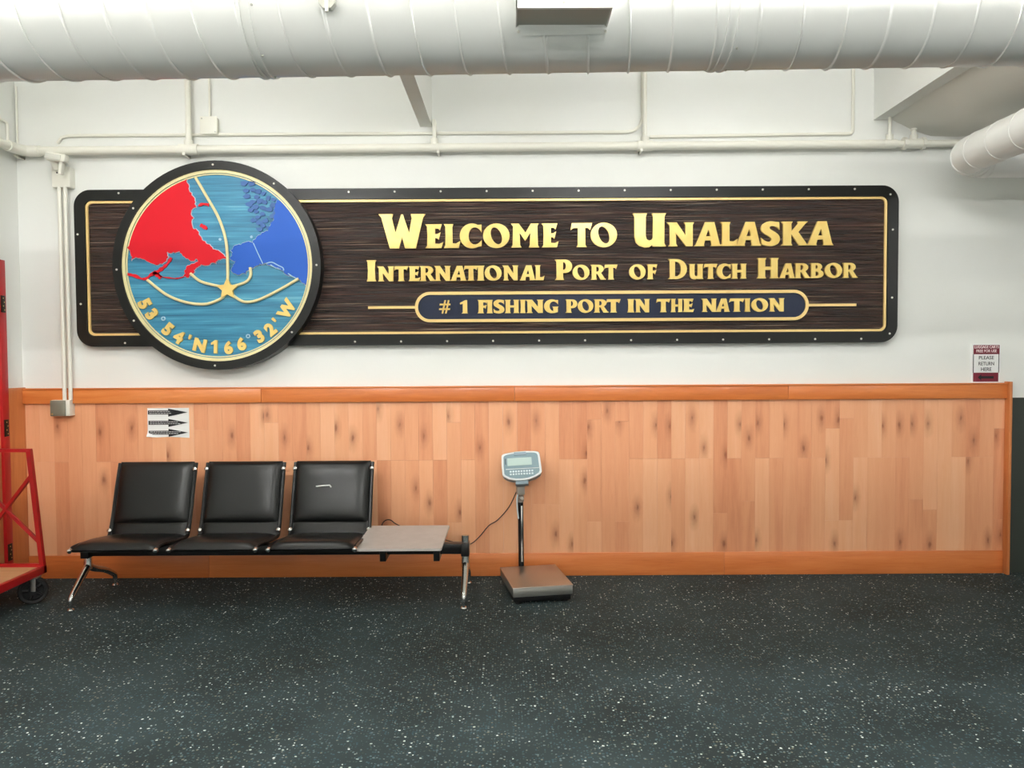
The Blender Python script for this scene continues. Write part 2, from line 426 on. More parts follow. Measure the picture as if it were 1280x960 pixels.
# door in the left wall
ya, yb2 = WX(10.5, 500, XL + .03).y, WX(2.5, 500, XL + .03).y
zd = WX(3, 325, XL + .03).z
d1 = struct('door_1', MB().box(XL, XL + .012, -1.15, yb2 + .005, .01, zd - .06, .002), 'doorleaf', label='tan veneered door in a red frame')
fr = MB().box(XL, XL + .035, yb2, ya, 0, zd, .003).box(XL, XL + .035, -1.22, -1.15, 0, zd, .003).box(XL, XL + .035, -1.15, yb2, zd - .07, zd, .003)
jf = obj('door_frame', fr, 'red', d1)
for px, py in ((3, 380), (8.5, 535), (13, 690)):
    h = WX(px, py, XL + .036); ym = (ya + yb2) / 2
    hb = obj('hinge', MB().box(XL + .034, XL + .041, ym - .028, ym + .02, h.z - .065, h.z + .065, .002), 'hinge', d1)
    for q in range(4):
        obj('hinge_screw', MB().lathe([(.005, 0), (.005, .003)], (XL + .040, ym + .006 * (-1) ** q, h.z - .045 + q * .03), (1, 0, 0), 8), 'brass', hb)

obj('door_handle', MB().tube([(XL + .01, -1.08, 1.05), (XL + .06, -1.08, 1.05), (XL + .065, -1.0, 1.05), (XL + .065, -.95, 1.05)], .011, 8).lathe([(.028, 0), (.028, .012)], (XL + .01, -1.08, 1.05), (1, 0, 0), 16), 'steel_side', d1)

# beam over the sign and the soffit on the right
zb = W(532, 157, -.03).z
bx0, bx1 = W(525, 157, 0).x, W(540, 157, 0).x
struct('trim_4', MB().box(bx0, bx1, YB + .1, 0, zb, ZC), 'wall', label='white ceiling beam running towards the viewer')
sx = W(1092, 150, 0).x; sz = W(1092, 150, 0).z
sf = MB().box(sx, sx + .115, YB + .1, 0, sz, ZC)
so = struct('trim_5', sf, 'wall', label='white side face of the soffit box')
zz = W(1165, 170, 0).z
pr = [(sx + .115, sz + .02), (sx + .115, sz + .06), (XR, zz + .06), (XR, zz), (sx + .62, zz - .005), (sx + .45, zz), (sx + .30, zz + .05)]
mbs = MB().prism([pr], 0, YB + .1)
obj('soffit_panel', mbs, 'ceil', so, 20)

# ================================================================== DUCTS
D_Y = CAM.y + 2.7; D_R = .211; D_Z = 2.978; SLOPE = .0095
def dax(x): return Vector((x, D_Y, D_Z + SLOPE * x))
dx0, dx1 = XL + .02, XR - .02
dr = thing('spiral_duct', 'large white spiral ventilation duct spanning the top of the room', 'duct', dax(0))
N = 64
mb = MB()
xs = [dx0 + (dx1 - dx0) * i / 20 for i in range(21)]
mb.tube([dax(x_) for x_ in xs], D_R, 96)
obj('duct_body', mb, 'duct', dr)
PITCHH = .142
turns = int((dx1 - dx0) / PITCHH) - 1
hp = []
for i in range(turns * 44):
    a = 2 * math.pi * i / 44; x_ = dx0 + .02 + PITCHH * i / 44; c = dax(x_)
    hp.append(c + Vector((0, -math.cos(a) * (D_R + .001), -math.sin(a) * (D_R + .001))))
obj('spiral_seam', MB().tube(hp, .0045, 6, flat=(.8, 1.3)), 'duct', dr, 60)
for px in (304, 921):
    x_ = W(px, 60, D_Y - .2).x
    for dx in (-.016, .016):
        obj('coupling_ring', MB().lathe([(D_R - .004, -.006), (D_R + .007, -.005), (D_R + .007, .005), (D_R - .004, .006)], dax(x_ + dx), (1, 0, SLOPE), 64), 'duct', dr)
    for aa in (18, 62, 100):
        c = dax(x_ + .03) + Vector((0, -math.cos(R(aa)) * D_R, -math.sin(R(aa)) * D_R))
        obj('rivet', MB().lathe([(.004, 0), (.004, .004), (.002, .006)], c, c - dax(x_ + .03), 8), 'duct_in', dr)
# side register: hood, louvre, flange
gx0, gx1 = W(645, 10, CAM.y + 2.40).x, W(766, 6, CAM.y + 2.40).x
gy = CAM.y + 2.40; gz = W(645, 10, gy).z
rg = obj('register_hood', MB().box(gx0, gx1, gy, gy + .012, gz, gz + .2).box(gx0, gx1, gy, D_Y - .05, gz + .19, gz + .2)
         .box(gx0, gx0 + .004, gy, D_Y - .12, gz, gz + .2).box(gx1 - .004, gx1, gy + .004, D_Y - .12, gz + .0, gz + .2), 'duct', dr)
obj('register_grille', MB().box(gx0 + .004, gx1 - .004, gy + .012, D_Y - .12, gz + .003, gz + .009), 'duct_in', rg)
fl = [];
for aa in (31, 36, 41, 46):
    fl.append((math.cos(R(aa)) * (D_R + .006), math.sin(R(aa)) * (D_R + .006)))
fm = MB()
for (a0, b0), (a1, b1) in zip(fl[:-1], fl[1:]):
    o_ = dax(0)
    vs = []
    for X_, taper in ((gx0 + .004, 1), (gx1 - .004, -1)):
        for (a_, b_) in ((a0, b0), (a1, b1)):
            zt_ = D_Z + SLOPE * X_
            vs += [(X_ + taper * .012 * (b_ - fl[0][1]) / .05, D_Y - a_, zt_ - b_), (X_ + taper * .012 * (b_ - fl[0][1]) / .05, D_Y - a_ * .97, zt_ - b_ * .97)]
    fm.add(vs, [(0, 4, 6, 2), (1, 3, 7, 5), (0, 2, 3, 1), (4, 5, 7, 6), (2, 6, 7, 3), (0, 1, 5, 4)])
fg = obj('register_flange', fm, 'duct', rg)
for px in (648, 757):
    c = W(px, 38, D_Y - .157); obj('rivet', MB().lathe([(.004, 0), (.004, .012)], (c.x, D_Y - .153, c.z + .0), (0, -1, -.8), 8), 'screw', rg)
obj('rivet', MB().lathe([(.003, 0), (.003, .003)], (W(705, 3, gy).x, gy, W(705, 3, gy).z), (0, -1, 0), 8), 'duct_in', rg)
# hanger clip of the duct
hx = W(410, 4, D_Y - D_R).x; hz = W(410, 5, D_Y - D_R - .02).z
hg = obj('hanger_bracket', MB().prism([[(hx - .026, hz + .05), (hx - .026, hz + .004), (hx - .012, hz - .012), (hx + .012, hz - .012), (hx + .026, hz + .004), (hx + .026, hz + .05)]], D_Y - D_R + .004, D_Y - D_R - .02), 'duct_in', dr)
obj('hanger_bolt', MB().lathe([(.006, -.02), (.006, .03)], (hx, D_Y - D_R - .02, hz - .004), (0, 0, 1), 8), 'screw', hg)
obj('hanger_rod', MB().tube([(hx, D_Y - D_R - .012, hz + .05), (hx, D_Y - D_R - .012, ZC)], .006, 8), 'duct_in', hg)

# branch duct on the right: from the big duct to the wall, then an elbow to the right
b0 = W(1222, 194, -.6)
brY = -.62; BRR = .128
bX, bZ = W(1207, 196, brY).x, W(1207, 196, brY).z
er = .2
pts = [(bX, D_Y + .1, bZ)]
for i in range(7): pts.append((bX, D_Y + .1 + (brY - .12 - D_Y - .1) * (i + 1) / 8, bZ))
arc = []
for k in range(13):
    a = R(90 * k / 12); arc.append((bX + er - er * math.cos(a), brY - .12 + er * math.sin(a), bZ))
pts += arc + [(bX + er + .5 * i, brY - .12 + er, bZ) for i in range(1, 5)]
bd = thing('branch_duct', 'smaller white round duct with an elbow at the right edge below the soffit', 'duct', (bX, brY, bZ))
obj('duct_body', MB().tube(pts, BRR, 48), 'duct', bd)
for q in (arc[3], arc[6], arc[9], arc[12]):
    i = arc.index(q); a = R(90 * i / 12); dirv = Vector((math.sin(a), math.cos(a), 0))
    obj('elbow_seam', MB().lathe([(BRR - .004, -.004), (BRR + .004, -.003), (BRR + .004, .003), (BRR - .004, .004)], q, dirv, 48), 'duct', bd)
for i in range(9):
    obj('duct_seam', MB().lathe([(BRR - .004, -.004), (BRR + .004, -.003), (BRR + .004, .003), (BRR - .004, .004)], (bX, brY - .2 - i * .24, bZ), (.12, 1, .1), 48), 'duct', bd)

# ================================================================== PIPES AND CONDUITS
PY = -.075
pl = W(24, 189, PY); prr = W(1110, 180, PY)
pipe = thing('sprinkler_pipe', 'thick cream sprinkler pipe running the width of the white wall', 'pipe', (0, PY, pl.z))
def pz(x_): return pl.z + (prr.z - pl.z) * (x_ - pl.x) / (prr.x - pl.x)
xe = XL + .085
run = smoothline([(xe, YB, pz(xe)), (xe, -4, pz(xe)), (xe, -.9, pz(xe)), (xe, -.3, pz(xe)), (xe + .005, -.16, pz(xe)), (xe + .05, PY - .008, pz(xe)), (xe + .16, PY, pz(xe)), (-2, PY, pz(-2)), (0, PY, pz(0)), (2, PY, pz(2)), (prr.x, PY, prr.z)], 6)
obj('pipe_run', MB().tube(run, .034, 16), 'pipe', pipe)
obj('pipe_elbow', MB().tube(smoothline([(xe, -.24, pz(xe)), (xe + .006, -.16, pz(xe)), (xe + .05, PY - .008, pz(xe)), (xe + .15, PY, pz(xe))], 6), .042, 16), 'pipe', pipe)
x2e = W(1225, 175, PY).x + 1.2
obj('pipe_run', MB().tube([(prr.x, PY, prr.z), (x2e, PY, prr.z + .012)], .027, 14), 'pipe', pipe)
def tee(px, r=.044, L=.075):
    x_ = W(px, 183, PY).x
    return obj('pipe_tee', MB().tube([(x_ - L, PY, pz(x_)), (x_ + L, PY, pz(x_))], r, 16).tube([(x_, PY, pz(x_)), (x_, PY, pz(x_) + .07)], r * .8, 14), 'pipe', pipe), x_
t_, x236 = tee(236)
obj('riser', MB().tube([(x236, PY, pz(x236) + .05), (x236, PY, ZC)], .023, 14), 'pipe', pipe)
t_, x805 = tee(806, .04, .06)
obj('riser', MB().tube([(x805, PY, pz(x805) + .03), (x805, PY, ZC)], .017, 12), 'pipe', pipe)
t_, x543 = tee(543, .037, .02)
obj('hanger_strap', MB().box(x543 - .012, x543 + .012, PY - .02, 0, pz(x543) - .01, zb + .03), 'pipe', pipe)
t_, x1112 = tee(1112, .036, .05)
obj('riser', MB().tube([(x1112, PY, pz(x1112) + .04), (x1112, PY, pz(x1112) + .22)], .012, 10), 'pipe', pipe)
for px in (22, 232, 548, 801):
    x_ = W(px, 187, PY).x; obj('pipe_clip', MB().box(x_ - .008, x_ + .008, PY - .04, 0, pz(x_) - .05, pz(x_) - .03).box(x_ - .008, x_ + .008, PY + .01, 0, pz(x_) - .045, pz(x_) + .04), 'pipe', pipe)
xv = W(1142, 174, PY).x; zv = prr.z + .003
obj('valve_body', MB().tube([(xv - .07, PY, zv), (xv + .07, PY, zv)], .038, 14).tube([(xv - .085, PY, zv), (xv - .06, PY, zv)], .048, 8).tube([(xv + .06, PY, zv), (xv + .085, PY, zv)], .048, 8), 'pipe', pipe)
obj('valve_bonnet', MB().lathe([(.03, 0), (.03, .05), (.018, .055), (.018, .085), (.024, .087), (.024, .1)], (xv, PY, zv + .015), (0, 0, 1), 12), 'pipe', pipe)

def conduit(label, pts, r=.0125, sm=0, name='conduit'):
    p = smoothline(pts, sm) if sm else [Vector(q) for q in pts]
    o = obj(name, MB().tube(p, r, 10), 'pipe'); return tag(o, label, 'conduit', 'conduits on the white wall')
def bend(p0, corner, p1, rad, n=8):
    p0, c, p1 = Vector(p0), Vector(corner), Vector(p1); a = (p0 - c).normalized(); b = (p1 - c).normalized()
    out = [p0]
    for k in range(n + 1):
        t = k / n; A = c + a * rad; B = c + b * rad
        out.append(A * (1 - t) ** 2 + c * 2 * t * (1 - t) + B * t * t)
    return out + [p1]
CY = -.0135
# long conduit above the pipe
ca, cb_, cc = W(88, 169.5, CY), W(803, 165, CY), W(803, 80, CY)
st = [W(72, 179, CY), W(77, 172, CY), W(86, 169.8, CY)]
pth = st + bend(W(100, 169.5, CY), (cb_.x, CY, cb_.z), (cb_.x, CY, ZC), .14)
conduit('long thin conduit above the sprinkler pipe, bending up to the ceiling near the middle', pth)
cr = W(1066, 167, CY); cl = W(812, 171, CY)
conduit('thin conduit right of centre turning up beside the soffit', bend((cl.x, CY, cl.z), (cr.x, CY, cr.z), (cr.x, CY, ZC), .03, 3))
jb = W(264, 159, 0)
conduit('short vertical conduit dropping into the white junction box', [(jb.x, CY - .01, jb.z + .069), (jb.x, CY - .01, ZC)], .009)
lc = W(22, 180, CY)
conduit('faint vertical conduit in the left corner of the white wall', [(lc.x, CY, lc.z - .02), (lc.x, CY, lc.z + .45)], .008)
q0 = WX(9, 153, XL + .0135)
conduit('bent conduit on the left wall above the pipe elbow', bend((XL + .0135, YB, q0.z), (XL + .0135, q0.y, q0.z), (XL + .0135, q0.y, pz(xe) + .03), .03, 4), .011)
jt = thing('junction_box', 'square white junction box above the round emblem', 'junction box', (jb.x, 0, jb.z))
obj('box_body', MB().box(jb.x - .062, jb.x + .062, -.05, 0, jb.z - .062, jb.z + .062, .004), 'pipe', jt)
cv = obj('cover', MB().box(jb.x - .068, jb.x + .068, -.055, -.05, jb.z - .068, jb.z + .068, .002), 'pipe', jt)
for a, b in ((-1, 1), (1, -1)): obj('screw', MB().lathe([(.006, 0), (.006, .003)], (jb.x + a * .052, -.055, jb.z + b * .052), (0, -1, 0), 8), 'duct_in', cv)

# strobe on a box, with two conduits down to the grey box
sb = W(80, 222, -.03)
al = thing('alarm_strobe', 'white alarm strobe with a tilted lens on a square box left of the sign', 'alarm', (sb.x, 0, sb.z))
obj('back_box', MB().box(sb.x - .072, sb.x + .072, -.075, 0, sb.z - .085, sb.z + .075, .006), 'pipe', al)
hd = W(71, 205, -.1)
obj('neck', MB().lathe([(.045, 0), (.05, .04), (.06, .09), (.045, .11)], (hd.x + .01, -.08, hd.z - .04), (-.05, -.25, 1), 20), 'pipe', al)
hp_ = W(73, 198.5, -.16)
rot = Matrix.Translation(hp_) @ Matrix.Rotation(R(9), 4, 'Y')
hb = obj('strobe_head', MB().box(-.075, .085, -.06, .008, -.028, .034, .014).xf(rot), 'pipe', al)
obj('lens', MB().box(-.068, .052, -.068, -.05, -.02, .02, .004).xf(rot), 'lens', hb)
obj('arm', MB().box(.035, .06, -.045, .0, -.12, -.02, .004).xf(rot), 'pipe', al)
obj('indicator', MB().lathe([(.006, 0), (.006, .006)], W(71.5, 216, -.075), (0, -1, 0), 8), 'ink', al)
gb = W(74, 510, -.09)
for px, wrd in ((74, 'left'), (81.5, 'right')):
    c0 = W(px, 236, -.062).x; c1 = W(px + 3.5 - (px - 74) * .3, 500, -.062)
    conduit(wrd + ' of the two thin conduits dropping from the alarm strobe to the grey box', [(c0, -.062, sb.z - .08), (c0, -.062, gb.z + .062)], .0155)
gt = thing('outlet_box', 'small grey steel switch box overlapping the wainscot cap rail', 'switch box', (gb.x, 0, gb.z))
obj('box_body', MB().box(gb.x - .064, gb.x + .082, -.09, -.013, gb.z - .064, gb.z + .062, .004), 'pipe', gt)
gc = obj('cover', MB().box(gb.x - .067, gb.x + .054, -.1, -.09, gb.z - .064, gb.z + .06, .004), 'greybox', gt)
obj('screw', MB().lathe([(.008, 0), (.008, .004)], (gb.x - .05, -.1, gb.z - .048), (0, -1, 0), 10), 'brass', gc)

# ================================================================== THE SIGN
SF = -.05         # face of the board
def sp(px, py, Y=SF): v = W(px, py, Y); return (v.x, v.z)
L_, R_ = (W(94, 237, SF).x + W(98, 432, SF).x) / 2, (W(1122, 231, SF).x + W(1120, 429, SF).x) / 2
T_ = W(640, 235, SF).z; B_ = W(640, 430.5, SF).z
sg = thing('welcome_sign', 'long dark wooden welcome sign with gold lettering and a round map emblem', 'sign', ((L_ + R_) / 2, 0, (T_ + B_) / 2))
pxm = (R_ - L_) / 1026
obj('sign_board', MB().prism([rrect(L_ + .01, R_ - .01, B_ + .01, T_ - .01, .1)], 0, SF), 'cedar', sg, 20)
fw = .083
bd_ = obj('border_frame', MB().prism([rrect(L_, R_, B_, T_, .13, 10), rrect(L_ + fw, R_ - fw, B_ + fw, T_ - fw, .05, 10)], 0, SF - .022), 'black', sg, 20)
g0 = fw + .004
obj('gold_border', MB().prism([rrect(L_ + g0, R_ - g0, B_ + g0, T_ - g0, .05, 8), rrect(L_ + g0 + .018, R_ - g0 - .018, B_ + g0 + .018, T_ - g0 - .018, .036, 8)], SF + .01, SF - .014), 'goldline', sg, 20)
scr = obj('screw', MB().lathe([(.0085, 0), (.0085, .003), (.005, .006)], (0, 0, 0), (0, -1, 0), 8), 'screw', bd_); scr_proto = scr.data; bpy.data.objects.remove(scr)
def screw_at(x_, y_, z_, parent):
    o = bpy.data.objects.new('screw', scr_proto); C.objects.link(o); o.parent = parent; c = Vector((x_, y_, z_)); FL[o] = c; o.location = c - FL[parent]
for i in range(18):
    px = 150 + i * 57.3
    if 165 < px < 385: continue
    x_ = W(px, 240, SF).x
    if x_ < R_ - .08: screw_at(x_, SF - .025, T_ - .028, bd_)
    x_ = W(px + 8, 425, SF).x
    if x_ < R_ - .08: screw_at(x_, SF - .025, B_ + .028, bd_)
for px, py in ((97, 293), (101, 380), (1116, 287), (1115, 372), (1112, 417), (1113, 243)):
    v = W(px, py, SF - .022); screw_at(v.x, SF - .025, v.z, bd_)

# --- letter shapes, drawn in a unit box
def el(cx, cy, rx, ry, a0, a1, n=14):
    return [(cx + rx * math.cos(R(a0 + (a1 - a0) * k / n)), cy + ry * math.sin(R(a0 + (a1 - a0) * k / n))) for k in range(n + 1)]
def tilt_el(cx, cy, rx, ry, t, n=24):
    o = []
    for k in range(n):
        a = 2 * math.pi * k / n; u, v = rx * math.cos(a), ry * math.sin(a); o.append((cx + u * math.cos(R(t)) - v * math.sin(R(t)), cy + u * math.sin(R(t)) + v * math.cos(R(t))))
    return o
def s_shape():
    a = [(.96, .98), (.98, .66), (.88, .74), (.72, .81), (.58, .82), (.48, .78), (.48, .71), (.6, .64), (.8, .54), (.95, .42), (1, .27), (.94, .12), (.8, .03), (.55, -.02), (.3, 0), (.05, .06),
         (.03, .34), (.15, .25), (.3, .18), (.45, .17), (.55, .22), (.55, .3), (.44, .38), (.25, .47), (.08, .58), (.03, .74), (.1, .88), (.28, .98), (.5, 1.02), (.75, 1.0)]
    o = []
    for seg in (a[1:16], a[16:] + a[:1]): o += [tuple(v) for v in smoothline([Vector(p) for p in seg], 3)]
    return o
G = {
 'I': [[(0, 0), (1, 0), (.9, .12), (.86, .5), (.9, .9), (1, 1), (0, 1), (.1, .9), (.14, .5), (.1, .12)]],
 'L': [[(0, 0), (.9, 0), (1, .3), (.74, .19), (.53, .2), (.52, .88), (.58, 1), (0, 1), (.1, .9), (.11, .5), (.09, .1)]],
 'E': [[(0, 0), (.9, 0), (1, .25), (.78, .18), (.55, .19), (.55, .43), (.66, .42), (.75, .35), (.86, .67), (.7, .59), (.55, .58), (.55, .82), (.72, .82), (.82, .74), (.93, 1), (0, 1), (.1, .9), (.12, .5), (.1, .1)]],
 'F': [[(0, 0), (.64, 0), (.57, .1), (.56, .42), (.7, .42), (.8, .33), (.92, .65), (.72, .58), (.56, .58), (.56, .82), (.78, .82), (.9, .72), (1, 1), (0, 1), (.1, .9), (.12, .5), (.1, .1)]],
 'T': [[(.27, 0), (.75, 0), (.68, .1), (.67, .8), (.8, .8), (.9, .71), (1, 1), (.06, 1), (0, .71), (.14, .8), (.34, .8), (.33, .1)]],
 'N': [[(.05, 0), (.4, 0), (.34, .1), (.33, .55), (.70, 0), (.95, 0), (.95, .9), (1, 1), (.62, 1), (.68, .9), (.68, .47), (.36, 1), (0, 1), (.1, .87), (.11, .1)]],
 'M': [[(0, 0), (.37, 0), (.32, .1), (.3, .62), (.5, .28), (.68, .62), (.66, .1), (.62, 0), (1, 0), (.95, .1), (.93, .9), (.98, 1), (.7, 1), (.51, .62), (.27, 1), (0, 1), (.07, .9), (.05, .1)]],
 'W': [[(.235, 0), (.43, 0), (.5, .33), (.56, 0), (.79, 0), (.95, .9), (1, 1), (.69, 1), (.71, .88), (.65, .44), (.52, .99), (.485, .99), (.36, .45), (.285, .88), (.31, 1), (0, 1), (.06, .9)]],
 'A': [[(0, 0), (.38, 0), (.36, .06), (.4, .24), (.6, .24), (.64, .06), (.6, 0), (1, 0), (.94, .09), (.74, 1), (.4, 1), (.07, .09)], [(.43, .41), (.6, .41), (.53, .7)]],
 'O': [el(.5, .5, .5, .515, 0, 345, 27), tilt_el(.5, .5, .195, .37, 17)],
 'C': [el(.56, .5, .56, .52, 62, 298, 26) + [(1, .07), (1, .33), (.93, .25)] + el(.7, .5, .3, .36, 305, 55, 16) + [(.93, .74), (1, .64), (1, .97)]],
 'G': [el(.54, .5, .54, .52, 62, 275, 24) + [(.75, 0), (.95, .06), (.95, .38), (1, .47), (.58, .47), (.64, .38), (.64, .16)] + el(.66, .5, .28, .36, 270, 60, 14) + [(.9, .74), (.96, .64), (.97, .97)]],
 'D': [[(0, 0), (.4, 0)] + el(.45, .5, .55, .5, -80, 80, 16) + [(.4, 1), (0, 1), (.09, .9), (.1, .1)], [(.37, .14)] + el(.42, .5, .26, .37, -75, 75, 10) + [(.37, .88)]],
 'P': [[(0, 0), (.54, 0), (.48, .1), (.47, .35)] + el(.58, .67, .42, .33, -85, 85, 14) + [(0, 1), (.09, .9), (.1, .1)], [(.47, .5)] + el(.5, .69, .14, .19, -75, 75, 8) + [(.47, .88)]],
 'R': [[(0, 0), (.42, 0), (.37, .1), (.37, .4), (.44, .4), (.66, 0), (1, 0), (1, .05), (.92, .09), (.68, .46)] + el(.5, .72, .36, .28, -45, 85, 12) + [(0, 1), (.08, .9), (.08, .1)], [(.37, .54)] + el(.42, .71, .13, .17, -75, 75, 8) + [(.37, .88)]],
 'B': [[(0, 0), (.5, 0)] + el(.55, .28, .45, .28, -85, 62, 12) + el(.5, .76, .38, .24, -38, 85, 10) + [(0, 1), (.09, .9), (.1, .1)], [(.4, .14)] + el(.44, .29, .17, .15, -75, 75, 8) + [(.4, .45)], [(.4, .6)] + el(.42, .74, .13, .12, -75, 75, 8) + [(.4, .88)]],
 'H': [[(0, 0), (.42, 0), (.37, .1), (.37, .42), (.64, .42), (.64, .1), (.59, 0), (1, 0), (.95, .1), (.95, .9), (1, 1), (.59, 1), (.64, .9), (.64, .58), (.37, .58), (.37, .9), (.42, 1), (0, 1), (.06, .9), (.06, .1)]],
 'K': [[(0, 0), (.41, 0), (.37, .1), (.37, .48), (.66, 0), (1, 0), (.95, .05), (.63, .56), (.88, .9), (.98, 1), (.6, 1), (.62, .92), (.38, .6), (.37, .9), (.42, 1), (0, 1), (.07, .9), (.07, .1)]],
 'S': [s_shape()],
 'U': [[(0, 1), (.43, 1), (.39, .9), (.39, .32), (.42, .22), (.49, .18), (.56, .2), (.6, .26), (.61, .9), (.57, 1), (1, 1), (.95, .9), (.95, .1), (1, 0), (.6, 0), (.59, .05), (.5, -.02), (.36, -.03), (.2, .02), (.09, .13), (.05, .3), (.05, .9)]],
 '1': [[(.2, 0), (1, 0), (.92, .08), (.9, 1), (.66, 1), (.0, .78), (.05, .68), (.36, .73), (.36, .08)]],
}
def letter(ch, px0, px1, top, base, parent, face, depth, name='letter'):
    x0, z0 = sp(px0, base, face); x1, z1 = sp(px1, top, face)
    mb = MB(); f = lambda p: (x0 + p[0] * (x1 - x0), z0 + p[1] * (z1 - z0))
    if ch == '#':
        for q in ([(.22, 0), (.36, 0), (.62, 1), (.48, 1)], [(.52, 0), (.66, 0), (.92, 1), (.78, 1)], [(0, .27), (.95, .27), (.97, .39), (.02, .39)], [(.05, .62), (1, .62), (1, .74), (.07, .74)]):
            mb.prism([[f(p) for p in q]], face + .006, face - depth)
    else: mb.prism([[f(p) for p in l] for l in G[ch]], face + .006, face - depth)
    return obj(name, mb, 'gold', parent, 25)
def line(items, parent, face, depth, top0, base0, xref, slope):
    for it in items:
        ch, a, b = it[:3]; dy = slope * ((a + b) / 2 - xref); t, bs = top0, base0
        if len(it) > 3: t = it[3]
        letter(ch, a, b, t + dy, bs + dy, parent, face, depth)
SL = -.0075
line([('W', 474, 532, 268), ('E', 532, 554), ('L', 555, 575.5), ('C', 575, 602), ('O', 604, 637), ('M', 639, 674), ('E', 677, 698), ('T', 713, 740), ('O', 738, 771),
      ('U', 790.5, 832, 269.5), ('N', 833, 867), ('A', 867, 901), ('L', 899.5, 921.5), ('A', 918, 951), ('S', 949.5, 974), ('K', 975.5, 1009.5), ('A', 1007, 1041)], sg, SF, .02, 281, 311, 500, SL)
line([('I', 459, 470.5, 325.5), ('N', 472, 493), ('T', 493, 510.5), ('E', 511, 525.5), ('R', 525, 544.5), ('N', 543, 563.5), ('A', 563, 583.5), ('T', 580, 597.5), ('I', 596.5, 605.5), ('O', 606, 627),
      ('N', 628, 648), ('A', 649.5, 669.5), ('L', 668.5, 680.5), ('P', 693.5, 715, 326.5), ('O', 715.5, 736.5), ('R', 738, 757), ('T', 755, 771.5), ('O', 786, 806.5), ('F', 808, 821),
      ('D', 834.5, 858, 327), ('U', 860.5, 878.5), ('T', 879, 896), ('C', 895, 912.5), ('H', 913.5, 932.5), ('H', 945.5, 972.5, 326.5), ('A', 973, 993), ('R', 992, 1012), ('B', 1011.5, 1028.5), ('O', 1030, 1051.5), ('R', 1052, 1071)],
     sg, SF, .02, 333.3, 352, 470, SL)
# plaque
pz0 = [sp(519, 402.5), sp(1010, 362)]
zc_ = (sp(760, 364)[1] + sp(760, 401.5)[1]) / 2; hh = (sp(760, 363.5)[1] - sp(760, 401.5)[1]) / 2
px0_, px1_ = sp(519, 384)[0], sp(1010, 381)[0]
pq = obj('plaque', MB().prism([rrect(px0_ + .012, px1_ - .012, zc_ - hh + .012, zc_ + hh - .012, hh - .013, 14)], SF + .01, SF - .004), 'navy', sg, 20)
obj('plaque_outline', MB().prism([rrect(px0_, px1_, zc_ - hh, zc_ + hh, hh - .001, 14), rrect(px0_ + .024, px1_ - .024, zc_ - hh + .024, zc_ + hh - .024, hh - .0255, 14)], SF + .01, SF - .018), 'goldline', pq, 20)
for a, b in ((460.5, 521), (1008, 1069.5)):
    obj('gold_bar', MB().box(sp(a, 383)[0], sp(b, 383)[0], SF - .014, SF + .005, zc_ - .011, zc_ + .009), 'goldline', sg)
line([('#', 549, 563), ('1', 575, 585), ('F', 597, 609.5), ('I', 608.5, 616), ('S', 616.5, 630.5), ('H', 631, 649), ('I', 650, 657), ('N', 657, 679.5), ('G', 680, 698), ('P', 706.5, 721.5), ('O', 722, 741.5), ('R', 742, 760.5), ('T', 757.5, 775.5),
      ('I', 784, 792.5), ('N', 793, 812), ('T', 820, 837.5), ('H', 838, 853), ('E', 853, 867.5), ('N', 876, 895.5), ('A', 894, 912), ('T', 911, 930), ('I', 930, 937.5), ('O', 938.5, 959.5), ('N', 960, 980)], pq, SF - .004, .014, 375.3, 392, 560, -.006)

# --- round emblem
MF = -.125       # sea face
mcx, mcz = sp(272.5, 332.5, MF)
mr = (sp(403.2, 332, MF - .03)[0] - sp(142.7, 332, MF - .03)[0]) / 2
md = obj('emblem_disc', MB().prism([circ(mcx, mcz, mr * .93)], -.03, MF), 'sea', sg, 20)
ri = mr * .918
obj('emblem_rim', MB().prism([circ(mcx, mcz, mr), circ(mcx, mcz, ri)], -.02, MF - .03), 'black', md, 20)
obj('gold_ring', MB().prism([circ(mcx, mcz, ri), circ(mcx, mcz, ri - .024)], MF + .005, MF - .014), 'cream', md, 20)
obj('gold_ring', MB().prism([circ(mcx, mcz, ri - .03), circ(mcx, mcz, ri - .038)], MF + .005, MF - .01), 'cream', md, 20)
for a in (91, 54, 145, 182, 0, 213, 318, 268):
    screw_at(mcx + mr * .96 * math.cos(R(a)), MF - .033, mcz + mr * .96 * math.sin(R(a)), md)
def za(x_, y_): return sp(130 + x_ / 3.3103, 190 + y_ / 3.3103, MF)            # wide crop
def zr(x_, y_): return sp(150 + x_ / 6.4, 210 + y_ / 6.4, MF)
def zb_(x_, y_): return sp(270 + x_ / 6.4, 210 + y_ / 6.4, MF)
def jag(pts, amp, it=2):
    for _ in range(it):
        o = []
        for (a, b) in zip(pts[:-1], pts[1:]):
            dx, dz = b[0] - a[0], b[1] - a[1]; L = math.hypot(dx, dz); k = random.uniform(-1, 1) * min(amp, L * .35)
            o += [a, ((a[0] + b[0]) / 2 - dz / max(L, 1e-6) * k, (a[1] + b[1]) / 2 + dx / max(L, 1e-6) * k)]
        pts = o + [pts[-1]]; amp *= .6
    return pts
LR = ri - .039
def arc_between(p, q, n=24, ccw=True):
    a0 = math.atan2(p[1] - mcz, p[0] - mcx); a1 = math.atan2(q[1] - mcz, q[0] - mcx)
    if ccw and a1 < a0: a1 += 2 * math.pi
    if not ccw and a1 > a0: a1 -= 2 * math.pi
    return [(mcx + LR * math.cos(a0 + (a1 - a0) * k / n), mcz + LR * math.sin(a0 + (a1 - a0) * k / n)) for k in range(n + 1)]
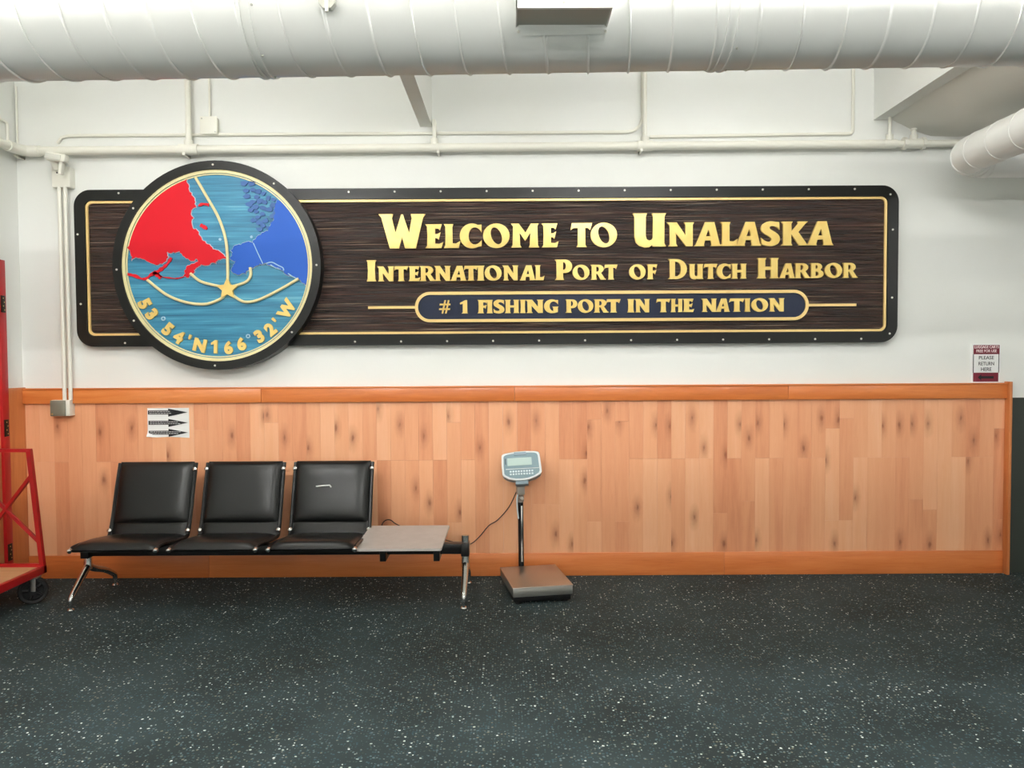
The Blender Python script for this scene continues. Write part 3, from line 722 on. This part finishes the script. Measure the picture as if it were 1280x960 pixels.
coast = [zr(*p) for p in ((540, 92), (555, 150), (575, 200), (600, 260), (612, 315), (572, 355), (592, 400), (582, 470), (620, 500), (655, 560), (690, 603), (740, 635), (790, 660), (835, 697), (862, 715), (858, 740), (800, 735), (770, 765), (720, 775),
         (650, 772), (612, 800), (592, 842), (560, 862), (512, 868), (520, 820), (560, 780), (632, 748), (620, 725), (570, 745), (520, 710), (480, 665), (430, 672), (382, 668), (392, 712), (340, 768), (280, 770), (200, 732), (130, 715), (96, 742), (90, 690), (62, 640))]
cj = jag(coast, .014)
arcp = arc_between(cj[-1], cj[0], 40, False)
obj('red_land', MB().prism([cj + arcp[1:-1]], MF + .004, MF - .012), 'red_land', md, 20)
M['pale_edge'] = mat('pale_edge_glint', (196, 206, 214), .5)  # unpainted coast edging, with the glint of its carved bevel put into the colour
obj('coast_edge_glint', MB().tube([(p[0], MF - .001, p[1]) for p in cj], .0062, 5), 'pale_edge', md)
def ribbon(pts, wd, back, front, jit=0.):
    P = [Vector(p) for p in pts]; n = len(P); l, r = [], []
    for i, p in enumerate(P):
        t = (P[min(i + 1, n - 1)] - P[max(i - 1, 0)]).normalized(); nn = Vector((-t.y, t.x)); w_ = (wd if not isinstance(wd, list) else wd[i]) * (1 + random.uniform(-jit, jit))
        l.append(tuple(p + nn * w_ / 2)); r.append(tuple(p - nn * w_ / 2))
    return MB().prism([l + r[::-1]], back, front)
for pts, wd in ((((412, 718), (385, 765), (340, 805), (300, 832), (250, 855), (215, 885), (170, 885), (120, 862), (62, 850)), .022), (((300, 840), (330, 868), (400, 880), (460, 884), (515, 870)), .008), (((270, 835), (300, 855), (330, 880)), .026), (((630, 305), (665, 290), (715, 296)), .024), (((645, 455), (670, 470), (700, 488)), .022)):
    obj('red_island', ribbon([tuple(v) for v in smoothline([zr(*p) for p in pts], 4)], wd, MF + .004, MF - .01, .5), 'red_land', md, 20)
bc = [zb_(*p) for p in ((488, 258), (470, 330), (465, 400), (440, 460), (420, 505), (370, 520), (320, 570), (300, 600), (230, 600), (170, 618), (120, 660), (132, 700), (112, 725), (165, 745), (140, 790), (132, 830), (190, 856), (240, 850), (270, 812), (300, 800), (330, 780), (380, 772), (430, 778), (480, 800), (540, 822), (600, 862), (660, 892), (722, 940))]
bj = jag(bc, .013)
arcp = arc_between(bj[-1], bj[0], 30, True)
obj('blue_land', MB().prism([bj + arcp[1:-1]], MF + .004, MF - .012), 'blue_land', md, 20)
obj('coast_edge_glint', MB().tube([(p[0], MF - .001, p[1]) for p in bj], .0062, 5), 'pale_edge', md)
obj('border_line', ribbon([zb_(303, 602), zb_(340, 685), zb_(380, 770)], .007, MF, MF - .0135), 'lightline', md, 20)
for pts in (((405, 765), (450, 755), (500, 780), (540, 800), (545, 822)), ((580, 845), (620, 872), (655, 888)), ((440, 775), (480, 800), (520, 812))):
    obj('coast_line', ribbon(smoothline([Vector(zb_(*p)) for p in pts], 3), .008, MF, MF - .0135), 'lightline', md, 20)
isl = MB(); n_i = 0
for i in range(1200):
    x_, y_ = random.uniform(218, 485), random.uniform(125, 525)
    if x_ < 222 + (y_ - 130) * .28 or (y_ < 280 and x_ > 285 + (y_ - 120) * 1.35) or x_ > 490 - max(0, y_ - 330) * .25: continue
    c = zb_(x_, y_)
    if any(math.hypot(c[0] - q[0], c[1] - q[1]) < .038 for q in getattr(isl, 'cs', [])): continue
    isl.cs = getattr(isl, 'cs', []) + [c]; n = random.randint(7, 9); a0 = random.random() * 6; rr = random.uniform(.018, .032)
    isl.prism([[(c[0] + rr * random.uniform(.65, 1.35) * math.cos(a0 + 6.283 * k / n), c[1] + rr * .8 * random.uniform(.6, 1.25) * math.sin(a0 + 6.283 * k / n)) for k in range(n)]], MF + .004, MF - .01)
ao = obj('archipelago', isl, 'island', md, 20)
for px, py in ((482, 362), (612, 352)):
    c = za(px, py); obj('pale_islet', MB().prism([circ(c[0], c[1], .011, 8)], MF, MF - .01), 'lightline', md, 20)
for pts in (((380, 105), (430, 190), (475, 270), (503, 350), (513, 430), (515, 545)), ((360, 503), (400, 535), (455, 551), (505, 560)), ((607, 478), (609, 510), (590, 538), (530, 558)),
            ((182, 530), (260, 590), (340, 622), (420, 630), (478, 612), (505, 590)), ((807, 525), (720, 575), (640, 613), (590, 621), (560, 611), (530, 588))):
    q = [Vector((v.x, MF - .012, v.y)) for v in smoothline([Vector(za(*p)) for p in pts], 7)]
    obj('route_line', MB().tube(q, .0115, 8), 'cream', md)
sc_ = za(515, 568); ro, r2 = .086, .042
obj('star', MB().prism([[(sc_[0] + (ro if k % 2 == 0 else r2) * math.sin(math.pi * k / 5), sc_[1] + (ro if k % 2 == 0 else r2) * math.cos(math.pi * k / 5)) for k in range(10)]], MF, MF - .03), 'gold', md, 20)
for ch, x_, y_, h in (('5', 162, 255, 16.5), ('3', 208, 322, 16.5), ('o', 280, 350, 5), ('5', 310, 418, 16.5), ('4', 380, 468, 16.5), ("'", 452, 468, 6), ('N', 515, 520, 16.5), ('1', 612, 530, 16.5), ('6', 697, 535, 16.5), ('6', 780, 512, 16.5), ('o', 822, 462, 5), ('3', 895, 462, 16.5), ('2', 965, 418, 16.5), ("'", 988, 358, 6), ('W', 1070, 290, 16.5)):
    c = sp(150 + x_ / 5.12, 330 + y_ / 5.12, MF); a = math.atan2(c[1] - mcz, c[0] - mcx) + math.pi / 2
    if ch == 'o':
        mb = MB().prism([circ(c[0], c[1], .017, 16), circ(c[0], c[1], .009, 16)], MF + .002, MF - .012); obj('degree_mark', mb, 'lightline', md, 25)
    elif ch == '1':
        hh_ = h * pxm; mb = MB().prism([[(c[0] + (u - .5) * hh_ * math.cos(a) - (v - .5) * hh_ * math.sin(a), c[1] + (u - .5) * hh_ * math.sin(a) + (v - .5) * hh_ * math.cos(a)) for u, v in ((.42, 0), (.68, 0), (.68, 1), (.5, 1), (.2, .8), (.2, .64), (.42, .7))]], MF + .002, MF - .016); obj('letter', mb, 'gold', md, 25)
    else:
        mb = text_on_wall(ch, c[0], c[1], h * pxm, MF + .002, .018, .06, rot=a); obj('letter', mb, 'gold', md, 25)

# ================================================================== BENCH
bch = thing('waiting_bench', 'black vinyl three-seat waiting bench with an attached grey side table', 'bench', (-1.75, -.58, 0))
def resample(path, n):
    P = smoothline([Vector(p) for p in path], 12); L = [0]
    for a, b in zip(P[:-1], P[1:]): L.append(L[-1] + (b - a).length)
    out = []
    for i in range(n + 1):
        t = L[-1] * i / n; j = max(k for k in range(len(L)) if L[k] <= t + 1e-9); j = min(j, len(P) - 2)
        u = (t - L[j]) / max(L[j + 1] - L[j], 1e-9); out.append(P[j].lerp(P[j + 1], min(u, 1)))
    return out
def cushion(path, x0, x1, th, under=.3, n=20, m=16, pw_=5.):
    P = resample(path, n); mb = MB(); top = []; bot = []
    for i, p in enumerate(P):
        t = (P[min(i + 1, n)] - P[max(i - 1, 0)]).normalized(); nn = Vector((-t.y, t.x)); u = 2 * i / n - 1
        for j in range(m + 1):
            v = 2 * j / m - 1
            v = math.copysign(abs(v) ** .6, v)
            a = max(0, 1 - abs(u) ** pw_) ** .5 * max(0, 1 - abs(v) ** pw_) ** .5
            x_ = (x0 + x1) / 2 + v * (x1 - x0) / 2
            q = p + nn * th * a; mb.v.append(Vector((x_, q.x, q.y)))
    k = len(mb.v)
    for i, p in enumerate(P):
        t = (P[min(i + 1, n)] - P[max(i - 1, 0)]).normalized(); nn = Vector((-t.y, t.x)); u = 2 * i / n - 1
        for j in range(m + 1):
            v = 2 * j / m - 1; v = math.copysign(abs(v) ** .6, v)
            a = max(0, 1 - abs(u) ** pw_) ** .5 * max(0, 1 - abs(v) ** pw_) ** .5
            q = p - nn * th * under * a; mb.v.append(Vector(((x0 + x1) / 2 + v * (x1 - x0) / 2, q.x, q.y)))
    for i in range(n):
        for j in range(m):
            a = i * (m + 1) + j; mb.f.append((a, a + 1, a + m + 2, a + m + 1)); mb.f.append((k + a, k + a + m + 1, k + a + m + 2, k + a + 1))
    bm = bmesh.new(); vs = [bm.verts.new(v) for v in mb.v]
    for f in mb.f: bm.faces.new([vs[i] for i in f])
    bmesh.ops.remove_doubles(bm, verts=bm.verts[:], dist=1e-5); bm.verts.index_update()
    mb.v = [v.co.copy() for v in bm.verts]; mb.f = [tuple(v.index for v in f.verts) for f in bm.faces]; bm.free(); return mb
SEAT = [(-.90, .45), (-.86, .462), (-.74, .458), (-.55, .435), (-.42, .425)]
BACKL = [(-.395, .425), (-.365, .475), (-.345, .525)]
BACK = [(-.35, .51), (-.315, .62), (-.27, .77), (-.205, .965)]
FULL = SEAT + [(-.385, .445), (-.355, .51), (-.315, .62), (-.27, .77), (-.206, .955)]
XS = [(-3.06, -2.445), (-2.378, -1.76), (-1.695, -1.075)]
for si, (x0, x1) in enumerate(XS):
    shell = MB()
    fp = resample(FULL, 40); sv = []
    for p in fp: sv += [(x0 + .02, p.x, p.y - .008), (x1 - .02, p.x, p.y - .008), (x0 + .02, p.x + .012, p.y - .018), (x1 - .02, p.x + .012, p.y - .018)]
    shell.add(sv, [q for i in range(40) for q in ((4 * i, 4 * i + 1, 4 * i + 5, 4 * i + 4), (4 * i + 2, 4 * i + 6, 4 * i + 7, 4 * i + 3), (4 * i, 4 * i + 4, 4 * i + 6, 4 * i + 2), (4 * i + 1, 4 * i + 3, 4 * i + 7, 4 * i + 5))] + [(0, 2, 3, 1), (160, 161, 163, 162)])
    obj('seat_shell', shell, 'blackmetal', bch)
    obj('seat_cushion', cushion(SEAT, x0 + .02, x1 - .02, .042, under=.6), 'vinyl', bch, 60)
    bl = obj('lumbar_strip', cushion(BACKL, x0 + .03, x1 - .03, .02, n=10), 'vinyl', bch, 60)
    bk = obj('back_cushion', cushion(BACK, x0 + .02, x1 - .024, .046, n=22), 'vinyl', bch, 60)
    if si == 2:
        tz = [W(395, 608, -.335), W(403, 607, -.335), W(412, 606.5, -.335), W(414, 609, -.333)]
        obj('tear_mark', MB().tube(tz, .0055, 6), 'paper', bk)
    for xx in (x0 + .012, x1 - .012):
        rl = obj('side_rail', MB().tube([(xx, p.x, p.y) for p in resample(FULL, 44)], .014, 8), 'blackmetal', bch)
        for (yy, z_), dr_ in (((-.905, .448), (0, -1, -.3)), ((-.377, .468), (0, -1, .5)), ((-.224, .91), (0, -1, .3))):
            if not (si == 0 and z_ == .91 and xx < x0 + .1):
                obj('end_cap', MB().lathe([(.013, -.012), (.0165, -.008), (.0165, .012), (.009, .018)], (xx, yy - (.008 if z_ in (.468, .91) else 0), z_), dr_, 12), 'chrome', rl)
BZ0, BZ1 = .335, .41
obj('beam', MB().box(-3.14, -.355, -.62, -.54, BZ0, BZ1, .004), 'blackmetal', bch)
for x0, x1 in XS:
    for xx in (x0 + .1, x1 - .1):
        obj('seat_bracket', MB().box(xx - .02, xx + .02, -.72, -.45, BZ1 - .002, .43), 'blackmetal', bch)
for X_ in (-3.105, -.347):
    top = .41 if X_ < -1 else .465
    lg = MB().tube([(X_, -.58, top), (X_, -.585, .30), (X_, -.59, .235)], [.028, .028, .032], 12, flat=(1, .8))
    front = smoothline([(X_, -.585, .26), (X_, -.64, .22), (X_, -.72, .158), (X_, -.795, .10), (X_, -.815, .075), (X_, -.815, .03)], 4)
    back = smoothline([(X_, -.585, .26), (X_, -.5, .215), (X_, -.36, .165), (X_, -.24, .10), (X_, -.215, .075), (X_, -.215, .03)], 4)
    lg.tube(front, [.027 - .009 * min(1, i / 16) for i in range(len(front))], 12).tube(back, [.027 - .009 * min(1, i / 16) for i in range(len(back))], 12)
    lo = obj('leg', lg, 'chrome', bch)
    for yy in (-.815, -.215):
        obj('foot', MB().lathe([(.022, 0), (.024, .006), (.02, .014), (.008, .018), (.008, .05)], (X_, yy, 0), (0, 0, 1), 14), 'chrome', lo)
    obj('beam_clamp', MB().box(X_ - .03, X_ + .03, -.635, -.525, BZ0 - .015, BZ1 + .006, .006), 'blackmetal' , bch)
# side table
A_ = [W(442, 686.5, -.88), W(551.5, 685.5, -.88)]
tz0 = A_[0].z; tx0, tx1 = A_[0].x + .0, A_[1].x
far = W(518, 655, -.29)
tmb = MB(); loop = rrect(0, tx1 - tx0, 0, 1, .0, 1)
rr_ = []
for (u, v) in rrect(0, tx1 - tx0, 0, .6, .02, 4): rr_.append((u, v))
vs = []
for lift in (0, -.016):
    for (u, v) in rr_:
        f = v / .6; vs.append((tx0 + u + .012 * f, -.88 + .57 * f, tz0 + (far.z - tz0) * f * .85 + lift))
n = len(rr_)
tmb.add(vs, [tuple(range(n)), tuple(range(2 * n - 1, n - 1, -1))] + [(i, (i + 1) % n, n + (i + 1) % n, n + i) for i in range(n)])
obj('table_top', tmb, 'laminate', bch)
for px in (479, 546):
    x_ = W(px, 695, -.66).x
    obj('table_bracket', MB().box(x_ - .022, x_ + .022, -.68, -.5, BZ0 - .035, BZ1 + .0, .003).box(x_ - .012, x_ + .012, -.66, -.5, BZ1 - .005, tz0 - .004), 'blackmetal', bch)

# ================================================================== PLATFORM SCALE
SRZ = R(10.3)
scx, scy = .165, -.455
sc = thing('platform_scale', 'steel platform floor scale with a grey display on a pole', 'scale', (scx, scy, 0), SRZ, local=True)
hw, hd_ = .222, .275
obj('scale_base', MB().box(-hw + .015, hw - .015, -hd_ + .02, hd_ - .01, .018, .062, .004).box(-.04, .04, hd_ - .02, hd_ + .06, .02, .06, .004), 'blackmetal', sc)
for a in (-1, 1):
    for b in (-1, 1): obj('foot', MB().lathe([(.024, 0), (.024, .012), (.014, .02)], (a * (hw - .05), b * (hd_ - .055), 0), (0, 0, 1), 14), 'rubber', sc)
obj('platform_skirt', MB().box(-hw + .004, hw - .004, -hd_ + .004, hd_ - .004, .058, .12, .003), 'steel_side', sc)
obj('platform_top', MB().box(-hw, hw, -hd_, hd_, .118, .128, .004), 'steel', sc)
pb = Vector((-.045, hd_ + .03, .03)); ptop = Vector((-.05, hd_ + .035, .78))
pole = obj('pole', MB().tube([pb, pb.lerp(ptop, .85)], .0215, 16), 'blackmetal', sc)
obj('pole_strip', MB().box(pb.x - .006, pb.x + .006, pb.y - .026, pb.y - .02, .16, .6, .001), 'chrome', pole)
def pat(z_): return pb.lerp(ptop, (z_ - pb.z) / (ptop.z - pb.z))
obj('pole_collar', MB().lathe([(.024, 0), (.027, .01), (.027, .05), (.02, .055)], pat(.625), (0, 0, 1), 16), 'collar', sc)
obj('clamp_knob', MB().lathe([(.02, 0), (.022, .012), (.014, .03)], pat(.66) + Vector((0, -.02, 0)), (.1, -1, .1), 14), 'collar', sc)
obj('pole_sleeve', MB().box(pat(.7).x - .03, pat(.7).x + .03, pat(.7).y - .03, pat(.7).y + .025, .685, .755, .006), 'collar', sc)
obj('swivel_bracket', MB().box(pat(.78).x - .034, pat(.78).x + .034, pat(.78).y - .03, pat(.78).y + .02, .75, .815, .004), 'headblue', sc)
obj('bracket_slot', MB().box(pat(.78).x - .014, pat(.78).x + .014, pat(.78).y - .032, pat(.78).y - .028, .774, .786), 'ink', sc)
obj('side_knob', MB().lathe([(.014, 0), (.017, .01), (.017, .022)], (pat(.78).x + .034, pat(.78).y - .008, .785), (1, 0, 0), 12), 'collar', sc)
obj('tie_loop', MB().tube(smoothline([pat(.69) + Vector((-.028, -.024, 0)), pat(.64) + Vector((-.034, -.03, 0)), pat(.56) + Vector((-.03, -.026, 0)), pat(.5) + Vector((-.022, -.02, 0))], 5), .006, 6), 'key', sc)
hc = Vector((-.05, hd_ + .0, .915))
HM = Matrix.Translation(hc) @ Matrix.Rotation(R(-3), 4, 'Y') @ Matrix.Rotation(-SRZ, 4, 'Z') @ Matrix.Rotation(R(-28), 4, 'X')
def hout(k, dz=0.):
    o = [(-.148, .078), (-.142, .092), (-.125, .10), (-.04, .112), (.04, .114), (.12, .108), (.142, .10), (.15, .085), (.155, .0), (.158, -.055), (.15, -.075), (.11, -.10), (.05, -.118), (0, -.122), (-.05, -.12), (-.10, -.108), (-.138, -.085), (-.147, -.07), (-.15, 0)]
    return [(a * k, b * k + dz) for a, b in o]
hbod = obj('display_head', MB().prism([hout(.98)], .055, -.012).xf(HM), 'headblue', sc)
obj('bezel', MB().prism([hout(1.0), hout(.9)], 0., -.02).xf(HM), 'bezel', hbod)
obj('face_panel', MB().prism([hout(.9)], -.005, -.0145).xf(HM), 'face', hbod)
obj('display_window', MB().box(-.105, .085, -.017, -.013, .0, .062).xf(HM), 'lcd', hbod)
obj('lid_tab', MB().box(-.05, .045, -.022, -.012, .082, .108, .002).xf(HM), 'headblue', hbod)
obj('face_line', MB().box(-.12, .138, -.0165, -.014, -.03, -.025).xf(HM), 'bezel', hbod)
obj('unit_mark', MB().box(-.122, -.117, -.0165, -.014, .012, .06).xf(HM), 'ink', hbod)
for r_ in range(2):
    for c_ in range(9):
        obj('key', MB().box(-.09 + c_ * .021, -.076 + c_ * .021, -.019, -.014, -.055 - r_ * .022, -.042 - r_ * .022).xf(HM), 'key', hbod)
obj('head_mount', MB().box(-.05, .05, .0, .05, -.15, -.1, .008).xf(HM), 'headblue', sc)
# power cord from the head to behind the bench table (points brought into the scale's own frame)
inv = (Matrix.Translation((scx, scy, 0)) @ Matrix.Rotation(SRZ, 4, 'Z')).inverted()
cw = [W(651, 602, -.13), W(645, 616, -.06), W(636, 634, -.04), W(622, 650, -.035), W(611, 657, -.035), W(600, 670, -.04), W(590, 679, -.05), W(580, 681, -.09), W(565, 677, -.12), W(545, 672, -.12), W(520, 664, -.1), W(497, 656, -.06), W(488, 650, -.03), W(481, 651, -.03), W(477, 658, -.03), W(478, 670, -.03)]
obj('power_cord', MB().tube([inv @ v for v in smoothline(cw, 6)], .0042, 6), 'cable', sc)

# ================================================================== LUGGAGE CART
cz = .245
ct = thing('luggage_cart', 'red steel luggage cart with plywood deck and cross-braced end, cut off at left', 'luggage cart', (-3.6, -1.05, 0))
cx1 = WZ(58.5, 707, cz).x; cyb = WZ(58.5, 707, cz).y
cx0 = cx1 - .56; cyf = cyb - 1.0
SKEW = .0
obj('deck_frame', MB().box(cx1 - .035, cx1, cyf, cyb, cz - .05, cz + .004, .003).box(cx0, cx0 + .035, cyf, cyb, cz - .05, cz + .004, .003).box(cx0, cx1, cyb - .035, cyb, cz - .05, cz + .004, .003).box(cx0, cx1, cyf, cyf + .035, cz - .05, cz + .004, .003), 'red', ct)
obj('deck_board', MB().box(cx0 + .035, cx1 - .035, cyf + .035, cyb - .035, cz - .02, cz - .002), 'ply', ct)
lean = .12; zt2 = 1.115
def fp_(x_, f): return Vector((x_, cyb - .015 - lean * f, cz + (zt2 - cz) * f))
for xx in (cx1 - .02, cx0 + .02): obj('end_post', MB().tube([fp_(xx, -.03), fp_(xx, 1)], .022, 4), 'red', ct)
obj('top_bar', MB().tube([fp_(cx0, 1), fp_(cx1 - .004, 1)], .017, 4), 'red', ct)
obj('bottom_bar', MB().tube([fp_(cx0, .01), fp_(cx1 - .004, .01)], .017, 4), 'red', ct)
obj('cross_brace', MB().tube([fp_(cx0 + .02, .1), fp_(cx1 - .03, .78)], .016, 4), 'red', ct)
obj('cross_brace', MB().tube([fp_(cx0 + .02, .9), fp_(cx1 - .03, .22)], .016, 4), 'red', ct)
for (wx, wy) in ((cx1 - .03, cyb - .12), (cx1 - .03, cyf + .14), (cx0 + .06, cyb - .12), (cx0 + .06, cyf + .14)):
    wr = .098
    ang = R(22); axd = Vector((math.cos(ang), -math.sin(ang) * .9, 0)).normalized() if wx > cx0 + .1 else Vector((1, 0, 0))
    axd = Vector((.55, -.83, 0)) if (wx > cx0 + .1 and wy > -1.2) else Vector((1, 0, 0))
    cen = Vector((wx, wy, wr))
    fk = obj('caster_fork', MB().box(wx - .04, wx + .04, wy - .04, wy + .04, cz - .058, cz - .048), 'steel_side', ct)
    wh = obj('wheel', MB().lathe([(wr * .72, -.02), (wr - .01, -.024), (wr, -.014), (wr, .014), (wr - .01, .024), (wr * .72, .02), (wr * .7, .012), (wr * .7, -.012)], cen, axd, 28), 'rubber', ct)
    obj('wheel_hub', MB().lathe([(.03, -.03), (.03, .03)], cen, axd, 14), 'blackmetal', wh)
    side = axd.cross(Vector((0, 0, 1)))
    for q in range(5):
        a = 2 * math.pi * q / 5; dv = side * math.cos(a) + Vector((0, 0, 1)) * math.sin(a)
        obj('spoke', MB().tube([cen + dv * .02, cen + dv * wr * .74], .011, 6), 'blackmetal', wh)
    for s_ in (-1, 1):
        b_ = cen + axd * (.034 * s_); obj('fork_plate', MB().tube([b_, Vector((b_.x, b_.y, cz - .055))], .022, 8, flat=(.25, 1) if abs(axd.x) > .9 else (.9, .4)), 'steel_side', fk)

# ================================================================== NOTICES
# arrow notice
NY = -.0165
nx0, nx1 = W(184.5, 530, NY).x, W(236.5, 530, NY).x; nzt, nzb = W(210, 510, NY).z, W(210, 547.5, NY).z
an = thing('arrow_notice', 'white paper notice with three black arrows on the wood wainscot', 'notice', ((nx0 + nx1) / 2, NY, (nzt + nzb) / 2))
uw, uh = nx1 - nx0, nzt - nzb
def U(u, v): return (nx0 + u * uw, nzb + v * uh)
mb = MB(); vs = []; nu, nv = 14, 12
for lay in (0, 1):
    for i in range(nu + 1):
        for j in range(nv + 1):
            u, v = i / nu, j / nv; curl = max(0, .22 - u - v) * .12; bow = .0025 * math.sin(math.pi * u) * (1 - v)
            x_, z_ = U(u, v + max(0, .1 - v) * .35 * math.sin(math.pi * u)); vs.append((x_, NY + .001 * lay - curl - bow, z_ + curl * .5))
m_ = (nu + 1) * (nv + 1); fs = []
for i in range(nu):
    for j in range(nv):
        a = i * (nv + 1) + j; fs += [(a, a + 1, a + nv + 2, a + nv + 1), (m_ + a, m_ + a + nv + 1, m_ + a + nv + 2, m_ + a + 1)]
for i in range(nu):
    a = i * (nv + 1); fs += [(a, a + nv + 1, m_ + a + nv + 1, m_ + a)]; a += nv; fs += [(a, m_ + a, m_ + a + nv + 1, a + nv + 1)]
for j in range(nv):
    fs += [(j, m_ + j, m_ + j + 1, j + 1)]; a = nu * (nv + 1) + j; fs += [(a, a + 1, m_ + a + 1, m_ + a)]
obj('sheet', mb.add(vs, fs), 'paper', an, 60)
for zc0, x00 in ((.855, .02), (.51, .03), (.18, .03)):
    ar = obj('arrow', MB().prism([[U(x00, zc0 - .065), U(.505, zc0 - .065), U(.505, zc0 - .14), U(.97, zc0), U(.505, zc0 + .125), U(.505, zc0 + .065), U(x00, zc0 + .065)]], NY - .002, NY - .0042), 'ink', an)
    pm = MB()
    for rw in (.028, -.03):
        u = x00 + .03
        while u < (.54 if zc0 > .8 else .74):
            l_ = random.uniform(.025, .07); a, b = U(u, zc0 + rw - .012), U(u + l_, zc0 + rw + .012); pm.box(a[0], b[0], NY - .0048, NY - .0042, a[1], b[1]); u += l_ + .012
    obj('print_lines', pm, 'greyink', ar)
# luggage cart notice, standing on the cap rail
LY = -.012
lx0, lx1 = W(1215.3, 455, LY).x, W(1250.5, 455, LY).x; lz0 = ZRT + .012; lz1 = W(1232, 430.5, LY).z
ln_ = thing('cart_return_notice', 'maroon and white notice reading please return here, standing on the rail at right', 'notice', ((lx0 + lx1) / 2, LY, lz0))
lw, lh = lx1 - lx0, lz1 - lz0
def V(u, v): return (lx0 + u * lw, lz0 + v * lh)
obj('sheet', MB().box(lx0, lx1, LY, 0, lz0, lz1), 'paper', ln_)
def vbox(u0, u1, v0, v1, d=.0015): a, b = V(u0, v0), V(u1, v1); return MB().box(a[0], b[0], LY - d, LY, a[1], b[1])
hdp = obj('header_panel', vbox(.035, .96, .745, .985), 'maroon', ln_)
ftp = obj('footer_panel', vbox(.035, .93, .03, .265), 'maroon', ln_)
obj('side_line', vbox(.025, .05, .265, .745), 'ink', ln_); obj('side_line', vbox(.93, .95, .265, .745), 'ink', ln_)
for s_, v, wd, m_, par in (('LUGGAGE CARTS', .935, .86, 'pink', hdp), ('FREE FOR USE', .83, .72, 'pink', hdp), ('PLEASE', .655, .53, 'ink', ln_), ('RETURN', .50, .55, 'ink', ln_), ('HERE', .355, .37, 'ink', ln_)):
    c = V(.495, v); obj('text_line', text_on_wall(s_, c[0], c[1], (.075 if par is hdp else .09) * lh, LY - .0015, .001, .012 if par is hdp else .006, width=wd * lw), m_, par, 0)
ap = [V(.2, .145), V(.32, .225), V(.32, .175), V(.76, .175), V(.76, .11), V(.32, .11), V(.32, .06)]
obj('arrow', MB().prism([ap], LY - .001, LY - .003), 'ink', ftp)

# ================================================================== CEILING LIGHTS (above the frame)
for i, (x_, y_, z_, pwr) in enumerate(LAMPS):
    lt = thing('ceiling_light', 'white hanging fluorescent strip light, %s in the row %s' % (('leftmost', 'second', 'rightmost')[i % 3], ('above the big duct', 'behind the viewer', 'between duct and sign wall')[i // 3]), 'light', (x_, y_, z_), group='fluorescent strip lights')
    obj('housing', MB().box(x_ - .62, x_ + .62, y_ - .03, y_ + .03, z_, z_ + .05, .005), 'fixture', lt)
    for dx in (-.5, .5): obj('hanger_rod', MB().tube([(x_ + dx, y_, z_ + .045), (x_ + dx, y_, ZC if x_ < 3 else zz - .002)], .006, 6), 'steel_side', lt)
    em = mat('glowing_tube', (250, 250, 245), .4); eb = em.node_tree.nodes['Principled BSDF']
    eb.inputs['Emission Color'].default_value = (*LAMP_COL, 1); eb.inputs['Emission Strength'].default_value = pwr / (math.pi * .204)
    for dy in (-.045, .045): obj('tube_lamp', MB().tube([(x_ - .58, y_ + dy, z_ - .02), (x_ + .58, y_ + dy, z_ - .02)], .014, 8), em, lt)
